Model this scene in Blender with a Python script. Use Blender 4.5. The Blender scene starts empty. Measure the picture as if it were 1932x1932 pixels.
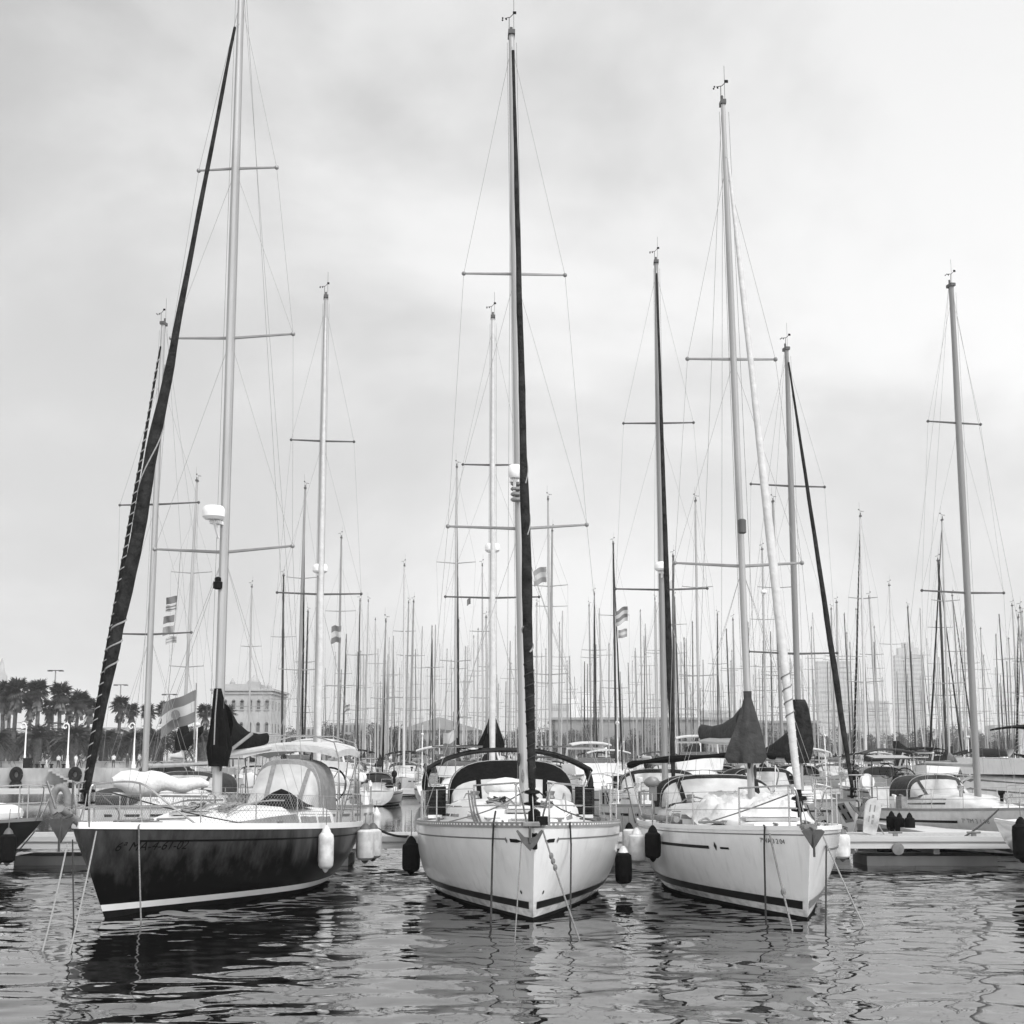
import bpy, math, random
from mathutils import Vector, noise
import numpy as np

random.seed(7)
R = math.radians
SC = bpy.context.scene
COL = SC.collection

# ------------------------------------------------------------------ camera
F = 2760.0                     # focal length in the units of a 1932 px wide print
CAMH = 2.5
PITCH = math.atan(466 / F)
cam = bpy.data.cameras.new('camera')
cam.sensor_width = 36.0
cam.lens = 36.0 * F / 1932.0
cam.clip_start = 0.1
cam.clip_end = 9000
co = bpy.data.objects.new('camera', cam)
COL.objects.link(co)
co.location = (0, 0, CAMH)
co.rotation_euler = (math.pi / 2 + PITCH, 0, 0)
SC.camera = co

# ------------------------------------------------------------------ light
SUN_EL, SUN_AZ = 47.0, 140.0    # azimuth clockwise from +Y: right and a little behind the camera
W = bpy.data.worlds.new('World')
SC.world = W
W.use_nodes = True
nt = W.node_tree
nt.nodes.clear()
def wn(t, **k):
    n = nt.nodes.new(t)
    for a, b in k.items(): setattr(n, a, b)
    return n
out = wn('ShaderNodeOutputWorld')
bg = wn('ShaderNodeBackground')
sky = wn('ShaderNodeTexSky', sky_type='NISHITA', sun_disc=False, sun_elevation=R(SUN_EL), sun_rotation=R(SUN_AZ))
bw = wn('ShaderNodeRGBToBW')
nt.links.new(sky.outputs[0], bw.inputs[0])
# overcast layer: cloud noise on the view direction, thinner cloud = brighter
tc = wn('ShaderNodeTexCoord')
mp = wn('ShaderNodeMapping'); mp.inputs['Scale'].default_value = (1.0, 1.0, 1.7)
mp.inputs['Location'].default_value = (0.35, 0.0, 0.55)
nt.links.new(tc.outputs['Generated'], mp.inputs[0])
n1 = wn('ShaderNodeTexNoise'); n1.inputs['Scale'].default_value = 3.0; n1.inputs['Detail'].default_value = 7; n1.inputs['Roughness'].default_value = 0.5
n1.inputs['Distortion'].default_value = 0.25
nt.links.new(mp.outputs[0], n1.inputs[0])
rp = wn('ShaderNodeValToRGB')
rp.color_ramp.interpolation = 'EASE'
rp.color_ramp.elements[0].position = 0.34; rp.color_ramp.elements[0].color = (5.2, 5.2, 5.2, 1)
rp.color_ramp.elements[1].position = 0.64; rp.color_ramp.elements[1].color = (8.0, 8.0, 8.0, 1)
nt.links.new(n1.outputs[0], rp.inputs[0])
# sky brighter towards the right; brightness added unseen behind camera to light boat fronts
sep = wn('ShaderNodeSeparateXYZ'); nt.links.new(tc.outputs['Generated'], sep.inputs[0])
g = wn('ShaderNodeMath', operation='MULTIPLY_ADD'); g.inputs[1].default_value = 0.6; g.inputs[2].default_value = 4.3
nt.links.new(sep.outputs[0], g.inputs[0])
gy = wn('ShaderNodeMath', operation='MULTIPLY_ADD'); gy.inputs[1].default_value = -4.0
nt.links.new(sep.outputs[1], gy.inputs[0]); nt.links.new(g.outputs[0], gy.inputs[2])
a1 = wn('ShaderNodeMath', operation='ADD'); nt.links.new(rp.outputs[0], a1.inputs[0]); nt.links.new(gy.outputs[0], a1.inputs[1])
# thick dark cloud overhead
zr = wn('ShaderNodeMapRange'); zr.inputs[1].default_value = 0.22; zr.inputs[2].default_value = 0.62; zr.inputs[3].default_value = 0.0; zr.inputs[4].default_value = -2.5
nt.links.new(sep.outputs[2], zr.inputs[0])
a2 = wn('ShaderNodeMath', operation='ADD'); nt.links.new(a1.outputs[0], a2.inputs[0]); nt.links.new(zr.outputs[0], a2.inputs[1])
mx = wn('ShaderNodeMix', data_type='FLOAT'); mx.inputs[0].default_value = 0.93
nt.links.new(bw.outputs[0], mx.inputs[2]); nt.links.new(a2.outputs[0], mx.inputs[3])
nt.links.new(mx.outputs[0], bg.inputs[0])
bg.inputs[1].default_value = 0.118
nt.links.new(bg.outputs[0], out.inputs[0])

sd = bpy.data.lights.new('sun', 'SUN')
sd.energy = 3.0; sd.angle = R(18); sd.color = (1, 1, 1)
so = bpy.data.objects.new('sun', sd); COL.objects.link(so)
so.rotation_euler = (R(90 - SUN_EL), 0, R(-SUN_AZ + 180))
so.location = (30, -20, 60)

SC.view_settings.view_transform = 'Standard'
SC.view_settings.look = 'None'
SC.view_settings.exposure = 0.10
SC.view_settings.gamma = 1.0
SC.render.engine = 'CYCLES'
SC.cycles.max_bounces = 6
SC.cycles.volume_bounces = 0
SC.cycles.use_denoising = True

# ------------------------------------------------------------------ picture <-> place
CP, SP = math.cos(PITCH), math.sin(PITCH)
def ray(u, v):
    x = (u - 966) / F; z = -(v - 966) / F
    return x, CP - z * SP, SP + z * CP
def P(u, v, D):
    x, y, z = ray(u, v); t = D / y
    return Vector((x * t, D, CAMH + z * t))
def WAT(u, v, h=0.0):
    x, y, z = ray(u, v); t = (h - CAMH) / z
    return Vector((x * t, y * t, h))
def proj(p):
    d = Vector(p) - Vector((0, 0, CAMH))
    yc = d.y * CP + d.z * SP; zc = -d.y * SP + d.z * CP
    return 966 + F * d.x / yc, 966 - F * zc / yc

# ------------------------------------------------------------------ materials (a black and white place: greys only)
MATS = {}
def mat(name, v, rough=0.5, metal=0.0, var=0.12, scale=3.0, stretch=None, coat=0.0, spec=0.5, bump=0.0, bscale=40.0):
    if name in MATS: return MATS[name]
    m = bpy.data.materials.new(name); m.use_nodes = True
    t = m.node_tree; b = t.nodes['Principled BSDF']
    b.inputs['Roughness'].default_value = rough
    b.inputs['Metallic'].default_value = metal
    b.inputs['Coat Weight'].default_value = coat
    b.inputs['Coat Roughness'].default_value = 0.12
    b.inputs['Specular IOR Level'].default_value = spec
    c = t.nodes.new('ShaderNodeTexCoord')
    mpn = t.nodes.new('ShaderNodeMapping')
    if stretch: mpn.inputs['Scale'].default_value = stretch
    t.links.new(c.outputs['Object'], mpn.inputs[0])
    n = t.nodes.new('ShaderNodeTexNoise'); n.inputs['Scale'].default_value = scale; n.inputs['Detail'].default_value = 5
    t.links.new(mpn.outputs[0], n.inputs[0])
    r = t.nodes.new('ShaderNodeValToRGB')
    lo, hi = v * (1 - var), min(0.92, v * (1 + var))
    r.color_ramp.elements[0].position = 0.3; r.color_ramp.elements[0].color = (lo, lo, lo, 1)
    r.color_ramp.elements[1].position = 0.7; r.color_ramp.elements[1].color = (hi, hi, hi, 1)
    t.links.new(n.outputs[0], r.inputs[0]); t.links.new(r.outputs[0], b.inputs['Base Color'])
    if bump > 0:
        n2 = t.nodes.new('ShaderNodeTexNoise'); n2.inputs['Scale'].default_value = bscale; n2.inputs['Detail'].default_value = 4
        t.links.new(mpn.outputs[0], n2.inputs[0])
        bn = t.nodes.new('ShaderNodeBump'); bn.inputs['Strength'].default_value = bump; bn.inputs['Distance'].default_value = 0.05
        t.links.new(n2.outputs[0], bn.inputs['Height']); t.links.new(bn.outputs[0], b.inputs['Normal'])
    MATS[name] = m
    return m
M = {}
M['gel'] = mat('white_gelcoat', 0.80, 0.22, var=0.05, scale=2, coat=0.4)
M['gel2'] = mat('worn_gelcoat', 0.60, 0.32, var=0.10, scale=4, coat=0.2)
M['gel3'] = mat('grey_gelcoat', 0.45, 0.32, var=0.10, scale=4, coat=0.2)
M['deck'] = mat('deck_paint', 0.68, 0.5, var=0.06, scale=5)
M['nonskid'] = mat('deck_nonskid', 0.66, 0.7, var=0.08, scale=30)
M['darkhull'] = mat('dark_hull_paint', 0.022, 0.28, var=0.75, scale=2.2, stretch=(1.0, 1.0, 0.35), coat=0.25)
def grime(key, lo, thresh=.62):
    # thin vertical run marks, rubbed patches and a scum line near the water
    m = M[key]; t = m.node_tree; b = t.nodes['Principled BSDF']; src = b.inputs['Base Color'].links[0].from_socket
    c = t.nodes.new('ShaderNodeTexCoord')
    def nz(sc, st, det=4):
        mp_ = t.nodes.new('ShaderNodeMapping'); mp_.inputs['Scale'].default_value = st; t.links.new(c.outputs['Object'], mp_.inputs[0])
        n = t.nodes.new('ShaderNodeTexNoise'); n.inputs['Scale'].default_value = sc; n.inputs['Detail'].default_value = det; t.links.new(mp_.outputs[0], n.inputs[0]); return n.outputs[0]
    def rng_(sk, a, b_, lo_=0.0, hi=1.0):
        r = t.nodes.new('ShaderNodeMapRange'); r.inputs[1].default_value = a; r.inputs[2].default_value = b_; r.inputs[3].default_value = lo_; r.inputs[4].default_value = hi; t.links.new(sk, r.inputs[0]); return r.outputs[0]
    def mm(op, x, y):
        n = t.nodes.new('ShaderNodeMath'); n.operation = op; n.use_clamp = True
        for i, q in enumerate((x, y)):
            if isinstance(q, float): n.inputs[i].default_value = q
            else: t.links.new(q, n.inputs[i])
        return n.outputs[0]
    sp_ = t.nodes.new('ShaderNodeSeparateXYZ'); t.links.new(c.outputs['Object'], sp_.inputs[0])
    streak = rng_(nz(3.2, (3.0, 3.0, .16)), .55, .75, 0, .32)
    blot = rng_(nz(1.3, (1, 1, 1.6), 6), .56, .74, 0, .22)
    scum = mm('MULTIPLY', rng_(sp_.outputs[2], .42, .12), rng_(nz(4, (1, 1, 2.5), 6), .38, .68, 0, .9))
    f = mm('ADD', mm('MULTIPLY', mm('ADD', streak, blot), .7), scum)
    mx_ = t.nodes.new('ShaderNodeMix'); mx_.data_type = 'RGBA'; t.links.new(f, mx_.inputs[0]); t.links.new(src, mx_.inputs[6]); mx_.inputs[7].default_value = (lo, lo, lo, 1)
    t.links.new(mx_.outputs[2], b.inputs['Base Color'])
grime('gel', .40); grime('gel2', .30); grime('gel3', .2)
def dark_hull():
    m = M['darkhull']; t = m.node_tree; b = t.nodes['Principled BSDF']; ramp = b.inputs['Base Color'].links[0].from_node
    c = t.nodes.new('ShaderNodeTexCoord'); sp_ = t.nodes.new('ShaderNodeSeparateXYZ'); t.links.new(c.outputs['Object'], sp_.inputs[0])
    n = t.nodes.new('ShaderNodeTexNoise'); n.inputs['Scale'].default_value = 1.6; n.inputs['Detail'].default_value = 6; n.inputs['Roughness'].default_value = .65
    mpn = t.nodes.new('ShaderNodeMapping'); mpn.inputs['Scale'].default_value = (3.2, 2.2, .5); t.links.new(c.outputs['Object'], mpn.inputs[0]); t.links.new(mpn.outputs[0], n.inputs[0])
    a = t.nodes.new('ShaderNodeMath'); a.operation = 'MULTIPLY_ADD'; a.inputs[1].default_value = 2.1; t.links.new(n.outputs[0], a.inputs[0]); t.links.new(sp_.outputs[2], a.inputs[2])
    r = t.nodes.new('ShaderNodeMapRange'); r.inputs[1].default_value = 1.62; r.inputs[2].default_value = 2.5; t.links.new(a.outputs[0], r.inputs[0])
    mx_ = t.nodes.new('ShaderNodeMix'); mx_.data_type = 'RGBA'; t.links.new(r.outputs[0], mx_.inputs[0]); mx_.inputs[6].default_value = (.004, .004, .004, 1); mx_.inputs[7].default_value = (.056, .056, .056, 1)
    t.links.new(mx_.outputs[2], b.inputs['Base Color'])
    b.inputs['Coat Weight'].default_value = 0.0; b.inputs['Specular IOR Level'].default_value = .10; b.inputs['Roughness'].default_value = .3
dark_hull()
M['darkhull2'] = mat('dark_hull_worn', 0.01, spec=0.15, rough=0.45, var=0.6, scale=3)
M['anti'] = mat('antifouling', 0.008, spec=0.1, rough=0.7, var=0.3, scale=6)
M['stripe'] = mat('dark_stripe_paint', 0.01, spec=0.1, rough=0.35, var=0.1)
M['greystripe'] = mat('grey_stripe_paint', 0.16, 0.4, var=0.1)
M['letter'] = mat('lettering_black', 0.004, spec=0.1, rough=0.5, var=0.05)
M['white'] = mat('white_paint', 0.78, 0.35, var=0.04)
M['alu'] = mat('mast_aluminium', 0.36, 0.45, metal=0.2, var=0.14, scale=1.5, stretch=(3, 3, .3))
M['alud'] = mat('grey_mast_aluminium', 0.24, 0.45, metal=0.2, var=0.12, scale=1.5, stretch=(3, 3, .3))
M['mastdark'] = mat('dark_mast_paint', 0.04, spec=0.1, rough=0.45, var=0.15)
M['mastwhite'] = mat('white_mast_paint', 0.52, 0.4, var=0.06)
M['steel'] = mat('stainless_steel', 0.42, 0.25, metal=0.8, var=0.05)
M['wire'] = mat('rigging_wire', 0.30, 0.4, metal=0.4, var=0.05)
M['spar'] = mat('spreader_grey', 0.1, spec=0.1, rough=0.45, var=0.1)
M['canvas'] = mat('dark_canvas', 0.018, spec=0.1, rough=0.85, var=0.6, scale=5, bump=0.9, bscale=14)
M['canvasb'] = mat('black_canvas', 0.006, spec=0.1, rough=0.85, var=0.3, scale=5, bump=0.5, bscale=14)
M['canvasg'] = mat('grey_canvas', 0.045, spec=0.15, rough=0.85, var=0.25, scale=6, bump=0.6, bscale=12)
M['canvasm'] = mat('mid_grey_canvas', 0.22, spec=0.15, rough=0.85, var=0.2, scale=6, bump=0.5, bscale=12)
M['canvasl'] = mat('pale_canvas', 0.52, 0.8, var=0.1, scale=6, bump=0.5, bscale=12)
M['sailw'] = mat('white_sailcloth', 0.60, 0.7, var=0.08, scale=6, bump=0.5, bscale=10)
M['sailg'] = mat('grey_sailcloth', 0.20, spec=0.15, rough=0.7, var=0.2, scale=6, bump=0.5, bscale=10)
M['vinyl'] = mat('clear_vinyl_window', 0.42, 0.18, var=0.22, scale=2.5, coat=0.5)
M['glass'] = mat('tinted_window', 0.05, 0.08, var=0.3, scale=3, coat=0.6)
M['glassm'] = mat('grey_window', 0.20, 0.15, var=0.2, scale=3, coat=0.4)
M['fendw'] = mat('white_fender_vinyl', 0.62, 0.45, var=0.28, scale=5)
M['fendb'] = mat('black_fender_cloth', 0.006, spec=0.1, rough=0.8, var=0.3, scale=8, bump=0.4)
M['fendg'] = mat('grey_fender_tip', 0.09, 0.6, var=0.2)
M['rope'] = mat('rope_grey', 0.17, spec=0.15, rough=0.9, var=0.3, scale=40)
M['ropel'] = mat('rope_pale', 0.24, 0.9, var=0.2, scale=40)
M['roped'] = mat('rope_dark', 0.04, spec=0.15, rough=0.9, var=0.3, scale=40)
M['black'] = mat('black_plastic', 0.006, spec=0.1, rough=0.45, var=0.2)
M['galv'] = mat('galvanised_steel', 0.20, 0.5, metal=0.5, var=0.2, scale=9)
M['anchor'] = mat('dull_anchor_steel', 0.05, 0.6, spec=.3, metal=0.0, var=0.3, scale=9)
M['sailp'] = mat('pale_grey_sail_cover', 0.46, 0.75, var=0.1, scale=6, bump=0.4, bscale=10)
M['teak'] = mat('weathered_teak', 0.26, 0.8, var=0.25, scale=6, stretch=(6, .5, 1))
M['conc'] = mat('concrete', 0.36, 0.9, var=0.25, scale=1.2, bump=0.3, bscale=9)
M['concw'] = mat('stained_concrete', 0.34, 0.9, var=0.4, scale=0.6, stretch=(1, 1, .4), bump=0.3, bscale=6)
M['pont'] = mat('pontoon_edge', 0.48, 0.6, var=0.10, scale=2, stretch=(.4, 2, 4))
M['pontd'] = mat('pontoon_planks', 0.34, 0.9, var=0.25, scale=6, stretch=(6, .6, 1))
M['rubber'] = mat('tyre_rubber', 0.006, spec=0.1, rough=0.85, var=0.3)
M['bark'] = mat('palm_bark', 0.10, spec=0.15, rough=0.95, var=0.4, scale=6, bump=0.6, bscale=5)
M['leaf'] = mat('palm_leaf', 0.045, spec=0.2, rough=0.6, var=0.5, scale=2)
M['leafd'] = mat('dead_palm_leaf', 0.10, 0.8, var=0.4, scale=2)
M['foliage'] = mat('tree_foliage', 0.07, spec=0.2, rough=0.7, var=0.5, scale=1.2)
M['stone'] = mat('pale_stone', 0.34, 0.85, var=0.15, scale=.4)
M['facade'] = mat('hazy_facade', 0.40, 0.8, var=0.1, scale=.1)  # paleness of distant haze put into the facade colour
M['ware'] = mat('warehouse_wall', 0.25, 0.85, var=0.2, scale=.15)  # wall lightened in place of thicker haze
M['roofm'] = mat('grey_roof', 0.27, 0.8, var=0.15, scale=.2)  # also far window bands, their haze painted in as this pale grey
M['windowd'] = mat('window_dark', 0.10, 0.2, var=0.3)  # lightened so the colour carries some of the distance haze
M['ground'] = mat('promenade_paving', 0.30, 0.95, var=0.2, scale=.5)
M['skin'] = mat('skin', 0.28, 0.6, var=0.1)
M['cloth1'] = mat('pale_clothes', 0.6, 0.9, var=0.1)
M['cloth2'] = mat('dark_clothes', 0.05, 0.9, var=0.2)

# ------------------------------------------------------------------ mesh builder
class MB:
    def __init__(s): s.v = []; s.f = []; s.mi = []
    def add(s, vs, fs, mi=0):
        b = len(s.v); s.v += [tuple(p) for p in vs]
        for f in fs: s.f.append(tuple(i + b for i in f)); s.mi.append(mi)
    def box(s, c, d, rz=0, rx=0, mi=0):
        cz, sz = math.cos(rz), math.sin(rz); cx_, sx_ = math.cos(rx), math.sin(rx)
        vs = []
        for z in (-1, 1):
            for y in (-1, 1):
                for x in (-1, 1):
                    px, py, pz = x * d[0] / 2, y * d[1] / 2, z * d[2] / 2
                    py, pz = py * cx_ - pz * sx_, py * sx_ + pz * cx_
                    px, py = px * cz - py * sz, px * sz + py * cz
                    vs.append((c[0] + px, c[1] + py, c[2] + pz))
        s.add(vs, [(0, 2, 3, 1), (4, 5, 7, 6), (0, 1, 5, 4), (2, 6, 7, 3), (0, 4, 6, 2), (1, 3, 7, 5)], mi)
        return s
    def loft(s, rings, closed=True, cap=True, mi=0):
        n = len(rings[0]); vs = [p for r in rings for p in r]; fs = []
        m = n if closed else n - 1
        for i in range(len(rings) - 1):
            for j in range(m):
                k = (j + 1) % n
                fs.append((i * n + j, i * n + k, (i + 1) * n + k, (i + 1) * n + j))
        if cap and closed:
            fs.append(tuple(range(n - 1, -1, -1))); b = (len(rings) - 1) * n
            fs.append(tuple(range(b, b + n)))
        s.add(vs, fs, mi); return s
    def tube(s, pts, r, n=8, squash=1.0, cap=True, mi=0):
        pts = [Vector(p) for p in pts]
        if not hasattr(r, '__len__'): r = [r] * len(pts)
        rings = []; prev = None
        for i, p in enumerate(pts):
            a = pts[max(0, i - 1)]; b = pts[min(len(pts) - 1, i + 1)]
            d = (b - a)
            d = d.normalized() if d.length > 1e-9 else Vector((0, 0, 1))
            if prev is None:
                up = Vector((0, 1, 0)) if abs(d.y) < 0.9 else Vector((1, 0, 0))
                x = d.cross(up).normalized()
            else:
                x = (prev - d * prev.dot(d)).normalized()
            prev = x; y = d.cross(x)
            rings.append([p + x * (r[i] * math.cos(2 * math.pi * k / n)) + y * (r[i] * squash * math.sin(2 * math.pi * k / n)) for k in range(n)])
        return s.loft(rings, True, cap, mi)
    def lathe(s, prof, c=(0, 0, 0), n=14, axis='z', mi=0):
        rings = []
        for r, h in prof:
            ring = []
            for k in range(n):
                a = 2 * math.pi * k / n; x, y = r * math.cos(a), r * math.sin(a)
                p = (x, y, h) if axis == 'z' else ((x, h, y) if axis == 'y' else (h, x, y))
                ring.append((c[0] + p[0], c[1] + p[1], c[2] + p[2]))
            rings.append(ring)
        return s.loft(rings, True, True, mi)
    def ell(s, c, d, n=12, m=8, seed=None, amp=0.0, mi=0):
        rings = []
        for i in range(m + 1):
            ph = math.pi * (0.02 + 0.96 * i / m) - math.pi / 2; ring = []
            for k in range(n):
                a = 2 * math.pi * k / n
                q = Vector((math.cos(ph) * math.cos(a), math.cos(ph) * math.sin(a), math.sin(ph)))
                f = 1.0
                if seed is not None: f += amp * noise.noise(q * 2.1 + Vector((seed, seed * .7, 0)))
                ring.append((c[0] + q.x * d[0] * f, c[1] + q.y * d[1] * f, c[2] + q.z * d[2] * f))
            rings.append(ring)
        return s.loft(rings, True, True, mi)
    def quad(s, a, b, c, d, mi=0): s.add([a, b, c, d], [(0, 1, 2, 3)], mi); return s
    def mesh(s, name, mats, smooth=38):
        me = bpy.data.meshes.new(name)
        me.from_pydata(s.v, [], s.f)
        mats = mats if isinstance(mats, (list, tuple)) else [mats]
        for m in mats: me.materials.append(m)
        if len(mats) > 1: me.polygons.foreach_set('material_index', s.mi)
        if smooth:
            me.polygons.foreach_set('use_smooth', [True] * len(me.polygons))
            me.set_sharp_from_angle(angle=R(smooth))
        me.update()
        return me
    def build(s, name, mats, parent=None, smooth=38, loc=None):
        o = bpy.data.objects.new(name, s.mesh(name, mats, smooth))
        COL.objects.link(o)
        if parent is not None: o.parent = parent
        if loc is not None: o.location = loc
        return o
def tag(o, label=None, cat=None, group=None, kind=None):
    if label: o['label'] = label
    if cat: o['category'] = cat
    if group: o['group'] = group
    if kind: o['kind'] = kind
    return o
def empty(name, loc, rz=0):
    o = bpy.data.objects.new(name, None); COL.objects.link(o)
    o.location = loc; o.rotation_euler = (0, 0, rz); o.empty_display_size = .2
    return o
def lerp(a, b, t): return a + (b - a) * t
def catenary(a, b, sag, n=10):
    a, b = Vector(a), Vector(b)
    return [a.lerp(b, i / n) + Vector((0, 0, -sag * 4 * (i / n) * (1 - i / n))) for i in range(n + 1)]
def bez(pts, n=6):
    """smooth a polyline (Catmull-Rom)"""
    p = [Vector(q) for q in pts]; p = [p[0] * 2 - p[1]] + p + [p[-1] * 2 - p[-2]]; o = []
    for i in range(1, len(p) - 2):
        for k in range(n):
            t = k / n
            o.append(0.5 * ((2 * p[i]) + (-p[i - 1] + p[i + 1]) * t + (2 * p[i - 1] - 5 * p[i] + 4 * p[i + 1] - p[i + 2]) * t * t + (-p[i - 1] + 3 * p[i] - 3 * p[i + 1] + p[i + 2]) * t ** 3))
    o.append(p[-2]); return o
def text_mesh(txt, size, shear=0.0):
    c = bpy.data.curves.new('text', 'FONT'); c.body = txt; c.size = size; c.shear = shear
    o = bpy.data.objects.new('text', c); COL.objects.link(o)
    me = bpy.data.meshes.new_from_object(o.evaluated_get(bpy.context.evaluated_depsgraph_get()))
    v = [tuple(q.co) for q in me.vertices]; f = [tuple(q.vertices) for q in me.polygons]
    bpy.data.objects.remove(o); bpy.data.curves.remove(c); bpy.data.meshes.remove(me)
    return v, f

# ------------------------------------------------------------------ boats
class Boat:
    """x to the right seen from ahead, y aft from the bow tip, z up from the water"""
    def __init__(s, name, label, loc, th, L, B, fb, fs, over=0.5, tr=0.75, trk=0.5, sag=0.06, cat='sailboat', group=None, full=1.0, nmid=3.0):
        s.L, s.B, s.fb, s.fs, s.over, s.tr, s.trk, s.sag, s.full, s.nmid = L, B, fb, fs, over, tr, trk, sag, full, nmid
        s.loc = Vector((loc[0], loc[1], 0)); s.th = th
        s.root = empty(name, s.loc, -th)
        tag(s.root, label, cat, group)
        s.roof = None
    def w(s, p):
        c, n = math.cos(s.th), math.sin(s.th)
        return Vector((s.loc.x + p[0] * c + p[1] * n, s.loc.y - p[0] * n + p[1] * c, p[2]))
    def l(s, p):
        c, n = math.cos(s.th), math.sin(s.th); dx, dy = p[0] - s.loc.x, p[1] - s.loc.y
        return Vector((dx * c - dy * n, dx * n + dy * c, p[2]))
    def sheer(s, t): return lerp(s.fb, s.fs, t) - s.sag * 4 * t * (1 - t)
    def plan(s, t, q):
        t = min(max(t, 0), 1); tm = 0.56
        if t < tm:
            p = lerp(1.55, 2.35, q) * s.full
            return 1 - (1 - t / tm) ** p
        tr = s.tr * lerp(0.8, 1, q)
        return 1 - (1 - tr) * ((t - tm) / (1 - tm)) ** 2
    def H(s, t, z, side=1):
        zs = s.sheer(t)
        zk = -0.55 if t < .45 else lerp(-0.55, -0.02, ((t - .45) / .55) ** 1.5)
        r = min(max((zs - z) / (zs - zk), 0), 1)
        n = lerp(2.0, s.nmid, min(1, t / .5))
        sf = math.sqrt(max(0, 1 - r ** n))
        q = min(max(z / zs, 0), 1)
        b = s.B / 2 * s.plan(t, q) * sf
        ys = s.over * (1 - q) ** 1.15 if z >= 0 else s.over * (1 - z * .9)
        ye = s.L - s.trk * (1 - q) if s.trk > 0 else s.L + s.trk * (1 - q) * -1
        return Vector((side * b, lerp(ys, ye, t), z))
    def N(s, t, z, side=1):
        e = 0.01
        a = s.H(min(1, t + e), z, side) - s.H(max(0, t - e), z, side)
        b = s.H(t, z + e, side) - s.H(t, z - e, side)
        n = a.cross(b); n.normalize()
        if n.x * side < 0: n = -n
        return n
    def half(s, y): return s.B / 2 * s.plan(y / s.L, 1)
    def dz(s, y, x=0):
        h = max(s.half(y), .05)
        return s.sheer(y / s.L) + 0.05 * max(0, 1 - (x / h) ** 2) - 0.0
    def add(s, name, mb, m, parent=None, label=None, smooth=38):
        o = mb.build(name, m, parent or s.root, smooth)
        if label: o['label'] = label
        return o
    # ---- hull, stripes, deck
    def hull(s, m, anti=None, nt_=26, nz=11, wl=0.06, deckm=None, railm=None, railh=0.05, holes=False):
        mb = MB(); mb2 = MB()
        ts = [(i / nt_) ** 1.25 for i in range(nt_ + 1)]
        for side in (-1, 1):
            rows = []
            for t in ts:
                zs = s.sheer(t)
                rows.append([s.H(t, lerp(wl, zs, j / nz), side) for j in range(nz + 1)])
            if side > 0: rows = [r[::-1] for r in rows]
            mb.loft(rows, False, False)
            rows = [[s.H(t, lerp(-0.35, wl, j / 3), side) for j in range(4)] for t in ts]
            if side > 0: rows = [r[::-1] for r in rows]
            mb2.loft(rows, False, False)
        tl = [s.H(1, lerp(wl, s.sheer(1), j / nz), -1) for j in range(nz + 1)]
        tr = [s.H(1, lerp(wl, s.sheer(1), j / nz), 1) for j in range(nz + 1)]
        mb.loft([tl, [(p + q) / 2 + Vector((0, .06, 0)) for p, q in zip(tl, tr)], tr], False, False)
        h = s.add('hull', mb, m, smooth=50)
        s.hullo = h
        s.add('antifouling', mb2, anti or M['anti'], h)
        # deck
        dk = MB(); rows = []
        for i in range(nt_ + 1):
            y = s.L * i / nt_; hw = s.half(y) - .004
            rows.append([(hw * k, y, s.dz(y, hw * k) - .004) for k in (-1, -.6, -.2, .2, .6, 1)])
        dk.loft(rows, False, False)
        s.deck = s.add('deck', dk, deckm or M['deck'])
        if railm:
            for side in (-1, 1):
                rl = MB(); rows = []
                for i in range(nt_ * 2 + 1):
                    y = s.L * i / (nt_ * 2); hw = s.half(y); z = s.sheer(y / s.L)
                    t_ = .05
                    rows.append([(side * (hw + .012), y, z - .02), (side * (hw + .012), y, z + railh), (side * max(hw - t_, 0), y, z + railh), (side * max(hw - t_, 0), y, z - .02)])
                rl.loft(rows)
                s.add('toe_rail', rl, railm, s.deck)
                if holes:
                    hb = MB()
                    for i in range(holes):
                        y = .15 + (s.L - .5) * (i / holes); hw = s.half(y); y2 = y + .03
                        z = s.sheer(y / s.L) + railh * .45
                        c = Vector((side * (hw + .016), y, z)); d = Vector((side * (s.half(y2) - hw), y2 - y, 0)).normalized()
                        hb.add([c + d * (.034 * math.cos(a)) + Vector((0, 0, .016 * math.sin(a))) for a in [k * math.pi / 4 for k in range(8)]], [tuple(range(8))])
                    s.add('rail_slots', hb, M['white'], s.deck)
    def stripe(s, name, f0, f1, m, t0=0.0, t1=1.0, side=None, off=.004, n=30, parent=None, frac=False):
        for sd in ((-1, 1) if side is None else (side,)):
            mb = MB(); rows = []
            for i in range(n + 1):
                t = lerp(t0, t1, i / n); zs = s.sheer(t)
                a, b = (f0 * zs, f1 * zs) if frac else (f0, f1)
                rows.append([s.H(t, lerp(a, b, k / 2), sd) + s.N(max(t, .004), lerp(a, b, k / 2), sd) * off for k in range(3)])
            if sd > 0: rows = [r[::-1] for r in rows]
            mb.loft(rows, False, False)
            s.add(name, mb, m, s.hullo)
    def hull_marks(s, name, vf, y0, z0, side, m, flip=False, off=.007, rise=0.0):
        """flat outline (x along, y up) laid on the topsides; reads from bow to stern unless flip"""
        vs, fs = vf; o = []
        for x, y, _ in vs:
            yy = y0 + (-x if flip else x); z = z0 + y + rise * x
            # invert: find t so that H.y == yy
            a, b = 0.0, 1.0
            for _i in range(22):
                c = (a + b) / 2
                if s.H(c, z, side).y < yy: a = c
                else: b = c
            t = (a + b) / 2
            o.append(s.H(t, z, side) + s.N(max(t, .01), z, side) * off)
        mb = MB(); mb.add(o, fs)
        return s.add(name, mb, m, s.hullo, smooth=0)
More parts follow.
